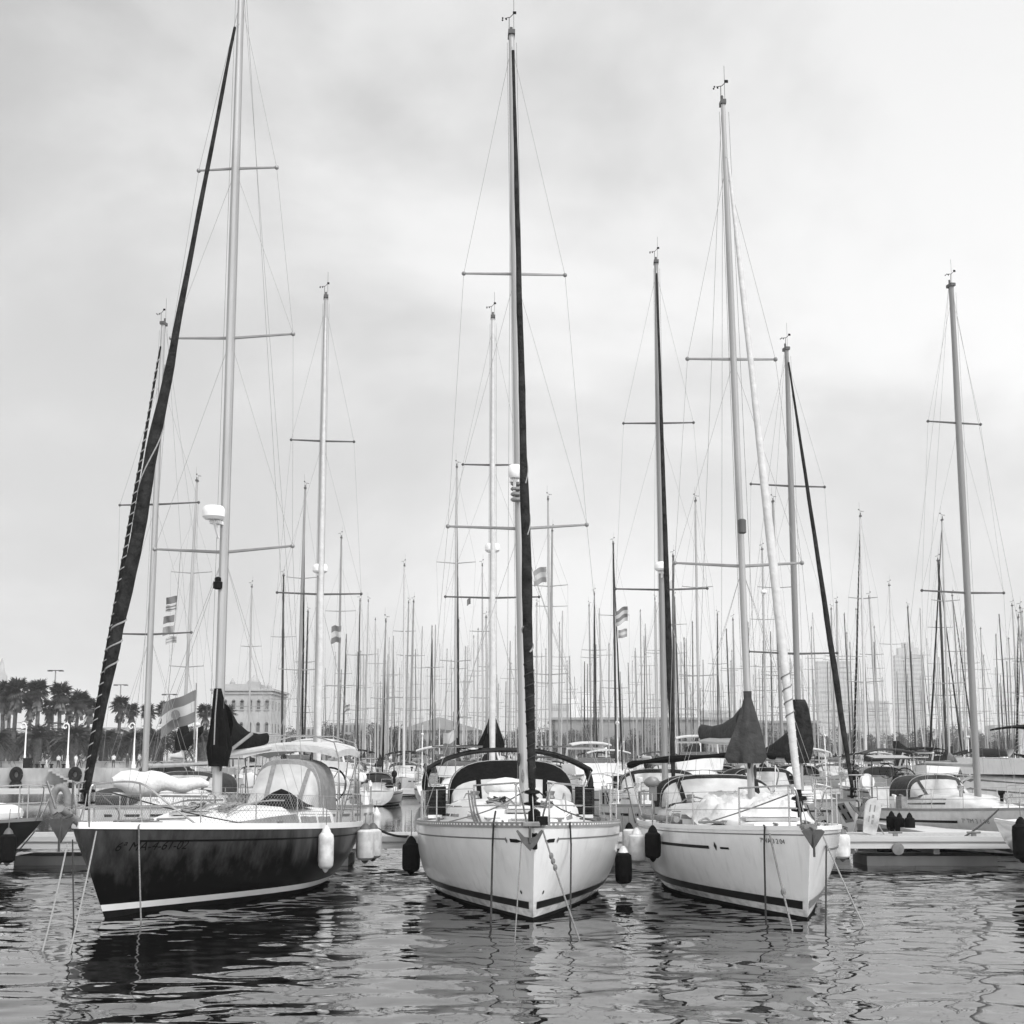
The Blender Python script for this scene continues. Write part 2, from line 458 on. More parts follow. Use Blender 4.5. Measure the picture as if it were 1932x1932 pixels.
    # ---- coachroof
    def coach(s, y0, y1, w0, w1, h, m, win=None, winm=None, ramp=.35, name='coachroof', h0=.05):
        s.roof = (y0, y1, w0, w1, h, ramp, h0)
        mb = MB(); rows = []
        n = 14
        for i in range(n + 1):
            u = i / n; y = lerp(y0, y1, u); w, hh = s._rw(u), s._rh(u); z = s.dz(y, w) - .03
            sec = [(-1, 0), (-.965, .55), (-.90, .82), (-.80, .95), (-.45, 1.03), (0, 1.06), (.45, 1.03), (.80, .95), (.90, .82), (.965, .55), (1, 0)]
            rows.append([(w * a, y, z + .03 + (hh if b > 0 else -.03) * (b if b > 0 else 1)) for a, b in sec])
        mb.loft(rows, False, False)
        for row in (rows[0][::-1], rows[-1]):
            mb.add(row, [tuple(range(len(row)))])
        s.roofo = s.add(name, mb, m, smooth=45)
        if win:
            for wv in win:
                u0, u1, g0, g1 = wv[:4]; tp_ = wv[4] if len(wv) > 4 else 1.0
                for side in (-1, 1):
                    wb = MB(); rr = []
                    for i in range(9):
                        u = lerp(u0, u1, i / 8); y = lerp(y0, y1, u); w, hh = s._rw(u), s._rh(u); z = s.dz(y, w)
                        p = []
                        for g_ in (g0, lerp(g0 + (g1 - g0) * tp_, g1, i / 8)):
                            x = w * lerp(1, .965, g_ / .55) if g_ < .55 else w * lerp(.965, .90, (g_ - .55) / .27)
                            p.append((side * (x + .006), y, z + hh * g_))
                        rr.append(p if side < 0 else p[::-1])
                    wb.loft(rr, False, False)
                    s.add('cabin_window', wb, winm or M['glass'], s.roofo)
    def _rw(s, u): y0, y1, w0, w1, h, r, h0 = s.roof; return lerp(w0, w1, 1 - (1 - u) ** 1.8)
    def _rh(s, u):
        y0, y1, w0, w1, h, r, h0 = s.roof
        k = min(1, u / r); k = k * k * (3 - 2 * k)
        return lerp(h0, h, k)
    def rz(s, y):
        if not s.roof or not (s.roof[0] <= y <= s.roof[1]): return s.dz(y)
        u = (y - s.roof[0]) / (s.roof[1] - s.roof[0])
        return s.dz(y, s._rw(u)) + s._rh(u) * 1.06
    def hatch(s, y, w=.5, d=.5, x=0, m=None):
        mb = MB(); z = s.rz(y); mb.box((x, y, z + .02), (w + .08, d + .08, .05))
        o = s.add('deck_hatch', mb, M['alu'])
        g_ = MB(); g_.box((x, y, z + .048), (w, d, .02)); s.add('pane', g_, m or M['glass'], o)
    # ---- canvas
    def arc(s, y, w, zb, h, n=16, e=.62, x0=0):
        o = []
        for k in range(n + 1):
            a = math.pi * k / n; c, q = math.cos(a), math.sin(a)
            o.append(Vector((x0 - w * math.copysign(abs(c) ** e, c), y, zb + h * max(q, 0) ** e)))
        return o
    def hood(s, yf, ym, ya, w, zb, h, canvas, vinyl=None, bands=((.0, .12), (.72, 1.0)), win=(.12, .72), divs=(-.33, .33), h2=None, x0=0):
        R0 = s.arc(yf, w * .93, zb, h * .04, x0=x0); R1 = s.arc(ym, w, zb - .03, h, x0=x0); R2 = s.arc(ya, w * 1.02, zb - .06, (h2 or h) * 1.02, x0=x0)
        mix = lambda A, B, t: [a.lerp(b, t) for a, b in zip(A, B)]
        mb = MB()
        for b0, b1 in bands: mb.loft([mix(R0, R1, lerp(b0, b1, i / 3)) for i in range(4)], False, False)
        mb.loft([mix(R1, R2, i / 3) for i in range(4)], False, False)
        o = s.add('sprayhood', mb, canvas)
        wm = MB(); wm.loft([mix(R0, R1, lerp(win[0], win[1], i / 4)) for i in range(5)], False, False)
        s.add('window', wm, vinyl or M['vinyl'], o)
        n = len(R0) - 1
        for d in divs:
            dv = MB(); k = int(round((d + 1) / 2 * n)); k = min(max(k, 1), n - 1)
            for t in range(4):
                a = R0[k].lerp(R1[k], lerp(win[0], win[1], t / 4)); b = R0[k].lerp(R1[k], lerp(win[0], win[1], (t + 1) / 4))
                dx = Vector((.05, 0, 0)); of = Vector((0, -.008, .008))
                dv.quad(a - dx + of, a + dx + of, b + dx + of, b - dx + of)
            s.add('canvas_strip', dv, canvas, o)
        for hp in (R2, mix(R1, R2, .02)): fr = MB(); fr.tube(hp, .016, 6); s.add('hoop', fr, M['steel'], o)
        return o
    def bimini(s, y0, y1, w, zt, canvas, droop=.25, legs=True, th=.05, name='bimini', ex=2.6, x0=0):
        mb = MB(); rows = []; n = 14
        for i in range(7):
            u = i / 6; y = lerp(y0, y1, u); crown = .07 * math.sin(math.pi * u); top = []; bot = []
            for k in range(n + 1):
                x = lerp(-1, 1, k / n); z = zt + crown - droop * abs(x) ** 2.6
                top.append((x0 + x * w, y, z)); bot.append((x0 + x * w * .99, y, z - th))
            rows.append(top + bot[::-1])
        mb.loft(rows)
        o = s.add(name, mb, canvas, smooth=50)
        if legs:
            for sx in (-1, 1):
                fr = MB()
                base = (sx * min(w * .95, s.half((y0 + y1) / 2) - .08), (y0 + y1) / 2, s.dz((y0 + y1) / 2))
                for yy in (y0 + .04, (y0 + y1) / 2, y1 - .04):
                    fr.tube([base, (x0 + sx * w * .985, yy, zt - droop - .02)], .014, 6)
                s.add('bimini_frame', fr, M['steel'], o)
        return o
    # ---- rails
    def rails(s, ys, h=.62, net=None, m=None, both=(-1, 1), rr=.0125):
        for sd in both:
            pts = []
            for y in ys:
                x = sd * (s.half(y) - .06); z = s.sheer(y / s.L)
                mb = MB(); mb.tube([(x, y, z), (x, y, z + h)], rr, 6); s.add('stanchion', mb, m or M['steel']); pts.append((x, y, z))
            for hh in (h - .01, h * .5):
                lb = MB(); lb.tube([(p[0], p[1], p[2] + hh) for p in pts], .005, 5); s.add('lifeline', lb, M['wire'])
            if net:
                nb = MB(); y0, y1, cell = net
                k = int((y1 - y0) / cell); wd = .0045
                def pt(y, q):
                    y = min(max(y, y0), y1); x = sd * (s.half(y) - .06); return Vector((x, y, s.sheer(y / s.L) + .04 + q * (h - .06)))
                for i in range(-5, k + 1):
                    for dr in (1, -1):
                        ya, yb = y0 + i * cell, y0 + i * cell + h
                        q0, q1 = 0.0, 1.0
                        if ya < y0: q0 = (y0 - ya) / h; ya = y0
                        if yb > y1: q1 = 1 - (yb - y1) / h; yb = y1
                        if q1 <= q0: continue
                        A, B_ = (pt(ya, q0), pt(yb, q1)) if dr > 0 else (pt(ya, 1 - q0), pt(yb, 1 - q1))
                        d = Vector((0, 0, wd)); nb.quad(A - d, B_ - d, B_ + d, A + d)
                s.add('netting', nb, M['ropel'], smooth=0)
    def pulpit(s, split=True, h=.62, y1=1.5, m=None, rr=.016, front=-.12, gap=.28):
        mm = m or M['steel']
        zb = s.sheer(0.02)
        def dk(y, sd): return Vector((sd * max(s.half(y) - .06, .08), y, s.sheer(y / s.L)))
        for sd in (-1, 1):
            mb = MB()
            a, b = dk(y1, sd), dk(.45, sd)
            top = [a + Vector((0, 0, h)), b + Vector((0, 0, h + .02))]
            if split: top += [Vector((sd * gap, front + .12, zb + h)), Vector((sd * gap * .8, front + .02, zb + h - .06)), Vector((sd * gap * .55, front + .1, zb + h * .45)), Vector((sd * .1, .1, zb))]
            else: top += [Vector((sd * .2, front + .06, zb + h + .03)), Vector((0, front, zb + h + .03))]
            mb.tube(bez(top, 5), rr, 7)
            mb.tube([a, a + Vector((0, 0, h))], rr, 7); mb.tube([b, b + Vector((0, 0, h + .02))], rr, 7)
            mb.tube([a + Vector((0, 0, h * .5)), b + Vector((0, 0, h * .5)), Vector((sd * gap * .7, front + .12, zb + h * .5))], rr * .8, 6)
            s.add('pulpit', mb, mm)
    def pushpit(s, h=.65, y0=None, m=None, rr=.015):
        y0 = y0 or s.L - 1.5; mb = MB()
        for sd in (-1, 1):
            ps = [Vector((sd * (s.half(y) - .06), y, s.sheer(y / s.L))) for y in (y0, s.L - .7, s.L - .08)]
            for hh in (h, h * .5): mb.tube([p + Vector((0, 0, hh)) for p in ps] + [Vector((sd * .35, s.L - .05, s.fs + hh))], rr, 6)
            for p in ps: mb.tube([p, p + Vector((0, 0, h))], rr, 6)
            mb.tube([(sd * .35, s.L - .05, s.fs), (sd * .35, s.L - .05, s.fs + h)], rr, 6)
        s.add('pushpit', mb, m or M['steel'])
    # ---- spars
    def mast(s, base, top, r=.085, m=None, spr=(), sprm=None, rig=True, ft=.985, det=2, chain_y=.35, wr=.0045, gear=True, vane=True, lowers=True):
        """spr: list of (fraction or z, left tip, right tip) in boat coordinates"""
        base, top = Vector(base), Vector(top); s.mb_, s.mt_ = base, top
        n = 12 if det > 1 else 6
        k = 8 if det > 1 else 3
        pts = [base.lerp(top, i / k) for i in range(k + 1)]
        rad = [r * (1 if i / k < .72 else lerp(1, .66, (i / k - .72) / .28)) for i in range(k + 1)]
        mb = MB(); mb.tube(pts, rad, n, squash=1.35)
        mo = s.add('mast', mb, m or M['alu'])
        s.masto = mo
        if det > 1:
            tk = MB(); d = Vector((0, r * 1.38, 0)); tk.tube([p + d for p in pts[1:]], .018, 5); s.add('sail_track', tk, M['spar'], mo)
        if gear:
            hb = MB(); hb.box(top + Vector((0, .03, .03)), (r * 1.6, r * 3.4, .09)); hb.tube([top + Vector((0, .1, .05)), top + Vector((0, .1, .22))], .03, 6)
            s.add('masthead', hb, M['spar'], mo)
            if vane:
                vb = MB(); a = top + Vector((-.05, -.05, .05))
                vb.tube([a, a + Vector((0, -.02, .30))], .007, 5); vb.tube([a + Vector((-.09, 0, .29)), a + Vector((.02, -.03, .30)), a + Vector((.10, -.05, .38))], .008, 5)
                vb.box(a + Vector((.11, -.05, .39)), (.07, .012, .06))
                for q in (0, 2.1, 4.2): vb.ell(a + Vector((-.11 + .05 * math.cos(q), .05 * math.sin(q), .27)), (.02, .02, .02), 6, 4)
                vb.tube([a + Vector((.1, .1, 0)), a + Vector((.1, .1, .8))], .004, 4)
                s.add('wind_vane', vb, M['black'], mo)
        tips = []
        for z, lt, rt in spr:
            q = (z - base.z) / (top.z - base.z); root = base.lerp(top, q)
            tips.append((root, Vector(lt), Vector(rt)))
            for tp in (lt, rt):
                sb = MB(); sb.tube([root, tp], [.032, .022] if det > 1 else [.03, .022], 6, squash=.6)
                if det > 1: sb.ell(tp, (.045, .05, .045), 8, 5)
                s.add('spreader', sb, sprm or M['spar'], mo)
        if rig:
            hd = base.lerp(top, ft); cy = base.y + chain_y
            for sd, idx in ((-1, 1), (1, 2)):
                ch = Vector((sd * (s.half(cy) - .05), cy, s.sheer(min(1, cy / s.L))))
                rb = MB(); nn = 5 if det > 1 else 4
                path = [hd] + [t_[idx] for t_ in sorted(tips, key=lambda q: -q[0].z)] + [ch]
                rb.tube(path, wr, nn)
                if lowers and tips:
                    ts_ = sorted(tips, key=lambda q: q[0].z)
                    rb.tube([ts_[0][0] + Vector((0, 0, -.05)), ch + Vector((0, -.25, 0))], wr * .9, nn)
                    rb.tube([ts_[0][0] + Vector((0, 0, -.05)), ch + Vector((0, .3, 0))], wr * .9, nn)
                    for a, b in zip(ts_, ts_[1:]): rb.tube([b[0] + Vector((0, 0, -.04)), a[idx]], wr * .85, nn)
                s.add('shroud', rb, M['wire'], mo)
            bk = MB(); bk.tube([top + Vector((0, .15, 0)), (0, s.L - .1, s.fs)], wr, 4); s.add('backstay', bk, M['wire'], mo)
            if det > 1:
                tl = MB(); tl.tube([top + Vector((.03, .2, 0)), (base.x + .1, base.y + 3.4, base.z + 1.0)], wr * .8, 4)
                for q in (-.09, .1): tl.tube([top + Vector((q, -.06, -.2)), base + Vector((q * 1.4, -.12, .5))], wr * .9, 4)
                s.add('halyard', tl, M['rope'], mo)
        return mo
    def genoa(s, base, top, prof, m, seed=1, n=12, strap=None, strapm=None, drum=True, amp=.12, stay=None):
        """prof: (fraction from base, radius)"""
        base, top = Vector(base), Vector(top); k = 46; pts = []; rad = []
        for i in range(k + 1):
            q = i / k
            for (a, ra), (b, rb_) in zip(prof, prof[1:]):
                if a <= q <= b: r = lerp(ra, rb_, (q - a) / (b - a)); break
            wob = 1 + amp * noise.noise(Vector((q * 26, seed * 3.1, 0)))
            off = Vector((noise.noise(Vector((q * 9, seed, 5))), noise.noise(Vector((q * 9, seed, 9))), 0)) * r * amp * 1.6
            pts.append(base.lerp(top, q) + off); rad.append(r * wob)
        mb = MB(); mb.tube(pts, rad, n)
        o = s.add('furled_headsail', mb, m)
        if strap:
            for sp_ in strap:
                q0, q1, turns, th = sp_[:4]; sb = MB()
                pp = []; N_ = max(10, int(turns * 12))
                for i in range(N_ + 1):
                    u = i / N_; q = lerp(q0, q1, u); idx = q * k; i0 = min(int(idx), k - 1); c = pts[i0].lerp(pts[i0 + 1], idx - i0); rr_ = lerp(rad[i0], rad[i0 + 1], idx - i0)
                    a = 2 * math.pi * turns * u + seed
                    pp.append(c + Vector((math.cos(a), math.sin(a), 0)) * (rr_ + th * .4))
                sb.tube(pp, th, 5)
                s.add('lashing', sb, M[sp_[4]] if len(sp_) > 4 else (strapm or M['ropel']), o)
        if drum:
            d = MB(); dn = (top - base).normalized(); b0 = base - dn * .05
            d.lathe([(.03, -.32), (.035, -.24), (.13, -.22), (.14, -.19), (.06, -.17), (.06, -.06), (.13, -.04), (.12, 0), (.05, .02), (.04, .12)], b0, 12)
            s.add('furler_drum', d, M['black'], o)
        fb = MB(); fb.tube([stay or (0, .1, s.fb), base], .008, 5); s.add('forestay', fb, M['wire'], o)
        if hasattr(s, 'mt_') and (s.mb_.lerp(s.mt_, .995) - top).length > .15:
            hb_ = MB(); q_ = min(.995, (top.z + .3 - s.mb_.z) / (s.mt_.z - s.mb_.z)); hb_.tube([top, s.mb_.lerp(s.mt_, q_)], .006, 5); s.add('head_swivel', hb_, M['wire'], o)
        return o
    def boom(s, g, e, r=.07, m=None):
        mb = MB(); mb.tube([g, e], r, 10, squash=1.3); return s.add('boom', mb, m or M['alu'])
    def cover(s, g, e, r0, r1, m, collar=0.0, seed=1, name='sail_cover', lift=.12):
        g, e = Vector(g), Vector(e); mb = MB(); rows = []; k = 16
        for i in range(k + 1):
            q = i / k; c = g.lerp(e, q); hgt = lerp(r0, r1, q ** .6) * (1 + .08 * noise.noise(Vector((q * 7, seed, 0)))); wd = lerp(r0 * .55, r1 * .7, q)
            if q == 0 or q == 1: hgt *= .75; wd *= .7
            ring = []
            for a in range(12):
                an = 2 * math.pi * a / 12; sy = math.sin(an)
                ring.append(c + Vector((wd * math.cos(an) * (1 - .25 * max(0, sy)), 0, lift + (hgt * sy if sy > 0 else .09 * sy) + collar * max(0, sy) * max(0, 1 - q * 5) ** 2)))
            rows.append(ring)
        mb.loft(rows); return s.add(name, mb, m)
    def wheel(s, c, r=.42, m=None):
        mb = MB(); mb.tube([(c[0] + r * math.cos(a), c[1] + .05 * math.sin(a), c[2] + r * math.sin(a)) for a in [i * math.pi / 12 for i in range(25)]], .02, 6)
        for i in range(6): a = i * math.pi / 3; mb.tube([c, (c[0] + r * math.cos(a), c[1] + .05 * math.sin(a), c[2] + r * math.sin(a))], .008, 4)
        return s.add('steering_wheel', mb, m or M['black'])
    def radar(s, c, r=.3, m=None):
        mb = MB(); mb.lathe([(r * .75, -.13), (r * .98, -.08), (r, .0), (r * .97, .07), (r * .8, .12), (.02, .135)], c, 18)
        o = s.add('radar_dome', mb, m or M['white'], s.masto)
        b = MB(); b.box((c[0], c[1] + r * .7, c[2] - .17), (.18, r * 1.2, .06)); b.tube([(c[0], c[1], c[2] - .14), (c[0], c[1] + r * 1.2, c[2] - .45)], .03, 6)
        s.add('bracket', b, M['white'], o)
    def anchor(s, c, sc=1.0, kind='plough'):
        c = Vector(c); mb = MB()
        if kind == 'plough':
            V_ = lambda x, y, z: c + Vector((x, y, z)) * sc
            for sd in (-1, 1):
                pts = [V_(0, -.08, -.36), V_(sd * .17, .02, -.18), V_(sd * .30, .10, .06), V_(sd * .26, .16, .09), V_(sd * .12, .10, -.06), V_(0, .04, -.08)]
                bk = [p + Vector((0, .045, 0)) * sc for p in pts]
                n = len(pts); mb.add(pts + bk, [tuple(range(n)) if sd > 0 else tuple(range(n - 1, -1, -1)), tuple(range(2 * n - 1, n - 1, -1)) if sd > 0 else tuple(range(n, 2 * n))] + [(i, (i + 1) % n, n + (i + 1) % n, n + i) for i in range(n)])
            mb.tube([V_(0, .0, -.2), V_(0, .05, .1), V_(0, .6, .22)], .03 * sc, 6)
        else:
            V_ = lambda x, y, z: c + Vector((x, y, z)) * sc
            pts = [V_(0, -.02, -.42), V_(.34, -.06, .10), V_(.28, .02, .16), V_(-.28, .02, .16), V_(-.34, -.06, .10)]
            bk = [p + Vector((0, .05, .01)) * sc for p in pts]; n = 5
            mb.add(pts + bk, [tuple(range(n)), tuple(range(2 * n - 1, n - 1, -1))] + [(i, n + i, n + (i + 1) % n, (i + 1) % n) for i in range(n)])
            mb.tube([V_(0, -.07, -.62), V_(0, -.08, -.2), V_(0, -.02, .16), V_(0, .5, .24)], .035 * sc, 6)
        return s.add('anchor', mb, M['anchor'])

def deck_gear(b, seed=1, jib=True):
    rn = random.Random(seed); y0, y1, w0, w1 = b.roof[:4]; my = b.mb_.y
    for sd in (-1, 1):
        x = sd * w1 * .72; mb = MB(); ys_ = [lerp(my - .6, y1 - 1.2, i / 5) for i in range(6)]
        mb.tube([(x * (.8 + .2 * i / 5), y, b.rz(y) + .085 + (-.09 if i in (0, 5) else 0)) for i, y in enumerate(ys_)], .016, 6)
        b.add('handrail', mb, M[rn.choice(['teak', 'steel'])])
        for k in range(3):                       # control lines led aft
            mb = MB(); yy = [lerp(my - .1, y1 - .5, i / 6) for i in range(7)]
            mb.tube([(sd * (.10 + .09 * k + .05 * math.sin(i * .8 + k) + .03 * i), y, b.rz(y) + .018) for i, y in enumerate(yy)], .011, 5); b.add('control_line', mb, M[rn.choice(['rope', 'roped', 'ropel'])])
        if jib:
            mb = MB(); pts = [Vector((sd * .12, .8, b.dz(.8) + .5)), Vector((sd * .6, 2.4, b.dz(2.4) + .22))] + [Vector((sd * (b.half(y) - .38), y, b.dz(y, b.half(y)) + .03)) for y in (4.0, 5.5, 7.0, b.L * .8)]
            mb.tube(bez(pts, 4), .012, 5); b.add('jib_sheet', mb, M['roped' if sd > 0 else 'rope'])
        mb = MB(); y = b.L * .5; x = sd * (b.half(y) - .40); mb.box((x, y, b.dz(y, x) + .015), (.05, 2.0, .03)); mb.box((x, y - .3, b.dz(y, x) + .06), (.07, .14, .09)); b.add('sheet_track', mb, M['spar'])
        for q in (.08, .55, .93):
            mb = MB(); y = b.L * q; x = sd * (b.half(y) - .16); z = b.sheer(q) + .06; mb.box((x, y, z - .03), (.05, .12, .06)); mb.tube([(x, y - .15, z + .02), (x, y + .15, z + .02)], .018, 6); b.add('deck_cleat', mb, M['galv'])
        for k in range(2):
            mb = MB(); y = y1 - .55 - .5 * k; x = sd * (w1 * .55); z = b.rz(y) - .02
            mb.lathe([(.075, 0), (.09, .03), (.06, .08), (.085, .14), (.085, .16), (.03, .17)], (x, y, z), 12); b.add('winch', mb, M['galv'])
        for k in range(3):                       # hanks of rope by the mast
            mb = MB(); c = Vector((sd * rn.uniform(.15, .5), my + rn.uniform(-.35, .4), 0)); c.z = b.rz(c.y) + .02
            for l_ in range(3):
                r_ = rn.uniform(.09, .15); mb.tube([c + Vector((r_ * math.cos(a), r_ * .8 * math.sin(a), .03 * l_ + .02 * math.sin(a * 2 + l_))) for a in [i * math.pi / 6 for i in range(13)]], .016, 5)
            b.add('rope_hank', mb, M[rn.choice(['roped', 'rope', 'rope', 'ropel'])])
    mb = MB(); mb.tube([b.mb_ + Vector((.1, .1, .75)), b.mb_ + Vector((.02, 1.5, 1.15))], .035, 8); b.add('boom_vang', mb, M['alud'])
    for k in range(3):
        mb = MB(); c = b.mb_ + Vector((rn.uniform(-.12, .12), -.12, .55 + .16 * k)); mb.ell(c, (.03, .03, .12), 8, 6, k + seed, .4); b.add('halyard_coil', mb, M[rn.choice(['rope', 'roped', 'ropel'])])
def on_hull(b, side, u, frac=.95, off=0.0, z=None):
    """world point on a boat's topsides that stands at picture column u"""
    best = None
    for i in range(1, 400):
        t = i / 400; zz = z if z is not None else b.sheer(t) * frac; q = b.H(t, zz, side); d = abs(proj(b.w(q))[0] - u)
        if best is None or d < best[0]: best = (d, t, zz, q)
    _, t, zz, q = best
    return b.w(q + b.N(t, zz, side) * off)

# ================================================================== SETTING
# ---- water: one sheet, rippled near by, calm far away
def graded(a, b, d, far, grow):
    v = list(np.arange(a, b, d)); s = d; x = v[-1]
    while x < far: s *= grow; x += s; v.append(x)
    return v
def make_water():
    rng = np.random.RandomState(5)
    ys = np.array(graded(12.0, 44.0, 0.055, 3200, 1.06))
    ys = np.concatenate([[-60, -20, 0, 8, 11], ys])
    xr = graded(0.0, 13.0, 0.085, 2600, 1.09)
    xs = np.array([-x for x in xr[:0:-1]] + xr)
    X, Y = np.meshgrid(xs, ys)
    Z = np.zeros_like(X)
    K = 70
    lam = np.exp(rng.uniform(math.log(0.34), math.log(3.2), K))
    ang = rng.normal(0, 0.85, K) + math.pi / 2
    amp = lam / (2 * math.pi) * 0.073 * np.sqrt(2.0 / K) * np.where(lam > 1.2, 0.8, 1.0)
    # gusts: patches of stronger and weaker ripple
    G = 0.75 + 0.55 * np.sin(X * 0.33 + 1.1 + 0.6 * np.sin(Y * .21)) * np.sin(Y * 0.37 + 0.4) * .8
    for l, a, A in zip(lam, ang, amp):
        k = 2 * math.pi / l; ph = rng.uniform(0, 6.28)
        warp = 0.35 * np.sin(X * .9 + ph) + 0.3 * np.sin(Y * .7 + ph * 2)
        Z += A * np.sin(k * (np.cos(a) * X + np.sin(a) * Y) + ph + warp)
    Z2 = np.zeros_like(X)                      # short chop, stronger in patches and away from the still foreground
    for _ in range(36):
        l = rng.uniform(.30, .62); a = rng.normal(0, .7) + math.pi / 2; k = 2 * math.pi / l; ph = rng.uniform(0, 6.28)
        Z2 += l / (2 * math.pi) * .05 * math.sqrt(2 / 36) * np.sin(k * (np.cos(a) * X + np.sin(a) * Y) + ph + .5 * np.sin(X * .6 + ph))
    pat = np.clip(.5 + .9 * np.sin(X * .23 + Y * .31 + 1.7 * np.sin(Y * .17 + 2)) * np.sin(Y * .45 - X * .11 + .7), 0, 1)
    Z += Z2 * (.25 + .75 * pat) * np.clip((Y - 14) / 9, .2, 1)
    fade = np.clip((60 - Y) / 25, 0, 1) * np.clip((20 - np.abs(X)) / 6, 0, 1)
    Z *= fade * G
    ny, nx = X.shape
    me = bpy.data.meshes.new('water')
    co_ = np.stack([X, Y, Z], -1).reshape(-1, 3)
    i = np.arange(ny * nx).reshape(ny, nx)
    q = np.stack([i[:-1, :-1], i[:-1, 1:], i[1:, 1:], i[1:, :-1]], -1).reshape(-1, 4)
    me.vertices.add(len(co_)); me.vertices.foreach_set('co', co_.ravel())
    me.loops.add(q.size); me.loops.foreach_set('vertex_index', q.ravel().astype(np.int32))
    me.polygons.add(len(q)); me.polygons.foreach_set('loop_start', np.arange(0, q.size, 4, dtype=np.int32))
    me.polygons.foreach_set('loop_total', np.full(len(q), 4, dtype=np.int32))
    me.update(calc_edges=True)
    me.polygons.foreach_set('use_smooth', [True] * len(q))
    m = bpy.data.materials.new('harbour_water'); m.use_nodes = True
    t = m.node_tree; b = t.nodes['Principled BSDF']
    b.inputs['Base Color'].default_value = (0.004, 0.004, 0.004, 1)
    b.inputs['Roughness'].default_value = 0.008
    b.inputs['IOR'].default_value = 1.45
    b.inputs['Specular IOR Level'].default_value = 0.62
    tcn = t.nodes.new('ShaderNodeTexCoord'); mp_ = t.nodes.new('ShaderNodeMapping'); mp_.inputs['Scale'].default_value = (.55, 1.0, 1)
    t.links.new(tcn.outputs['Object'], mp_.inputs[0])
    n = t.nodes.new('ShaderNodeTexNoise'); n.inputs['Scale'].default_value = 3.0; n.inputs['Detail'].default_value = 3
    t.links.new(mp_.outputs[0], n.inputs[0])
    bm_ = t.nodes.new('ShaderNodeBump'); bm_.inputs['Strength'].default_value = 0.07; bm_.inputs['Distance'].default_value = 0.06
    t.links.new(n.outputs[0], bm_.inputs['Height']); t.links.new(bm_.outputs[0], b.inputs['Normal'])
    gl = t.nodes.new('ShaderNodeBsdfGlossy'); gl.inputs['Color'].default_value = (.92, .92, .92, 1); gl.inputs['Roughness'].default_value = 0.008
    t.links.new(bm_.outputs[0], gl.inputs['Normal'])
    ms = t.nodes.new('ShaderNodeMixShader'); ms.inputs[0].default_value = 0.13          # extra mirror gloss mixed in to brighten the calm harbour surface
    t.links.new(b.outputs[0], ms.inputs[1]); t.links.new(gl.outputs[0], ms.inputs[2]); t.links.new(ms.outputs[0], t.nodes['Material Output'].inputs[0])
    me.materials.append(m)
    o = bpy.data.objects.new('water', me); COL.objects.link(o); tag(o, kind='structure')
make_water()

# ---- land: the far shore, and the quay with the palms on the left
QY = 172.0; QZ = 1.45
mb = MB(); mb.box((0, 1770, -0.3), (5200, 2900, 3.0)); tag(mb.build('ground', M['ground'], smooth=0), kind='structure')
mb = MB(); mb.box((-184, QY + 74, QZ - 1.6), (300, 148, 3.2)); q_ = mb.build('quay', M['concw'], smooth=0); tag(q_, kind='structure')
mb = MB(); mb.box((-184, QY + 7, QZ + .36), (299, .5, .72)); mb.box((-184, QY + 7, QZ + .76), (299.4, .7, .08))
tag(mb.build('promenade_wall', M['conc'], smooth=0), 'low concrete promenade wall along the palm quay', 'wall')

# ---- pontoon the three big yachts lie to
PY0, PY1, PZ = 35.2, 37.3, 0.70
pon = empty('pontoon', (0, PY0, 0)); tag(pon, 'long floating pontoon with pale edge beam behind the three front yachts', 'pontoon')
mb = MB(); mb.box((0, (PY1 - PY0) / 2, PZ - .06), (60, PY1 - PY0 - .3, .10)); mb.build('planking', M['pontd'], pon, 0)
mb = MB()
for y in (.075, PY1 - PY0 - .075):
    mb.box((0, y, PZ - .055), (60, .15, .12)); mb.box((0, y + (.02 if y < 1 else -.02), PZ - .155), (60, .10, .08)); mb.box((0, y, PZ - .235), (60, .15, .08))
mb.build('edge_beam', M['pont'], pon, 0)
for x in (-24.5, -17.2, -10.3, -4.9, 1.2, 5.9, 10.0, 14.4, 19.5, 25):
    mb = MB(); mb.box((x, 1.25, -.03), (3.1 if x != -4.9 else 2.0, 1.5, .5)); mb.box((x, 1.2, -.24), (3.0, 1.5, .1)); mb.build('float', M['concw'], pon, 0)
mb = MB(); mb.box((0, 1.05, PZ - .34), (.14, 1.9, .14)); cb_ = mb.mesh('cross_beam', M['galv'], 0)
for k in range(31): o = bpy.data.objects.new('cross_beam', cb_); COL.objects.link(o); o.parent = pon; o.location.x = -30 + 2 * k
for x in (-12.1, -5.3, -4.1, 3.1, 9.05, 10.9, 13.2):
    mb = MB(); mb.box((x, .12, PZ + .035), (.10, .10, .07)); mb.tube([(x - .16, .12, PZ + .09), (x + .16, .12, PZ + .09)], .025, 6); mb.build('mooring_cleat', M['galv'], pon)
for x in (9.05, 13.6):
    mb = MB(); mb.lathe([(.02, -.05), (.14, -.04), (.15, .0), (.14, .04), (.02, .05)], (x, -.06, PZ - .28), 12, 'y'); mb.build('chain_plate', M['galv'], pon)
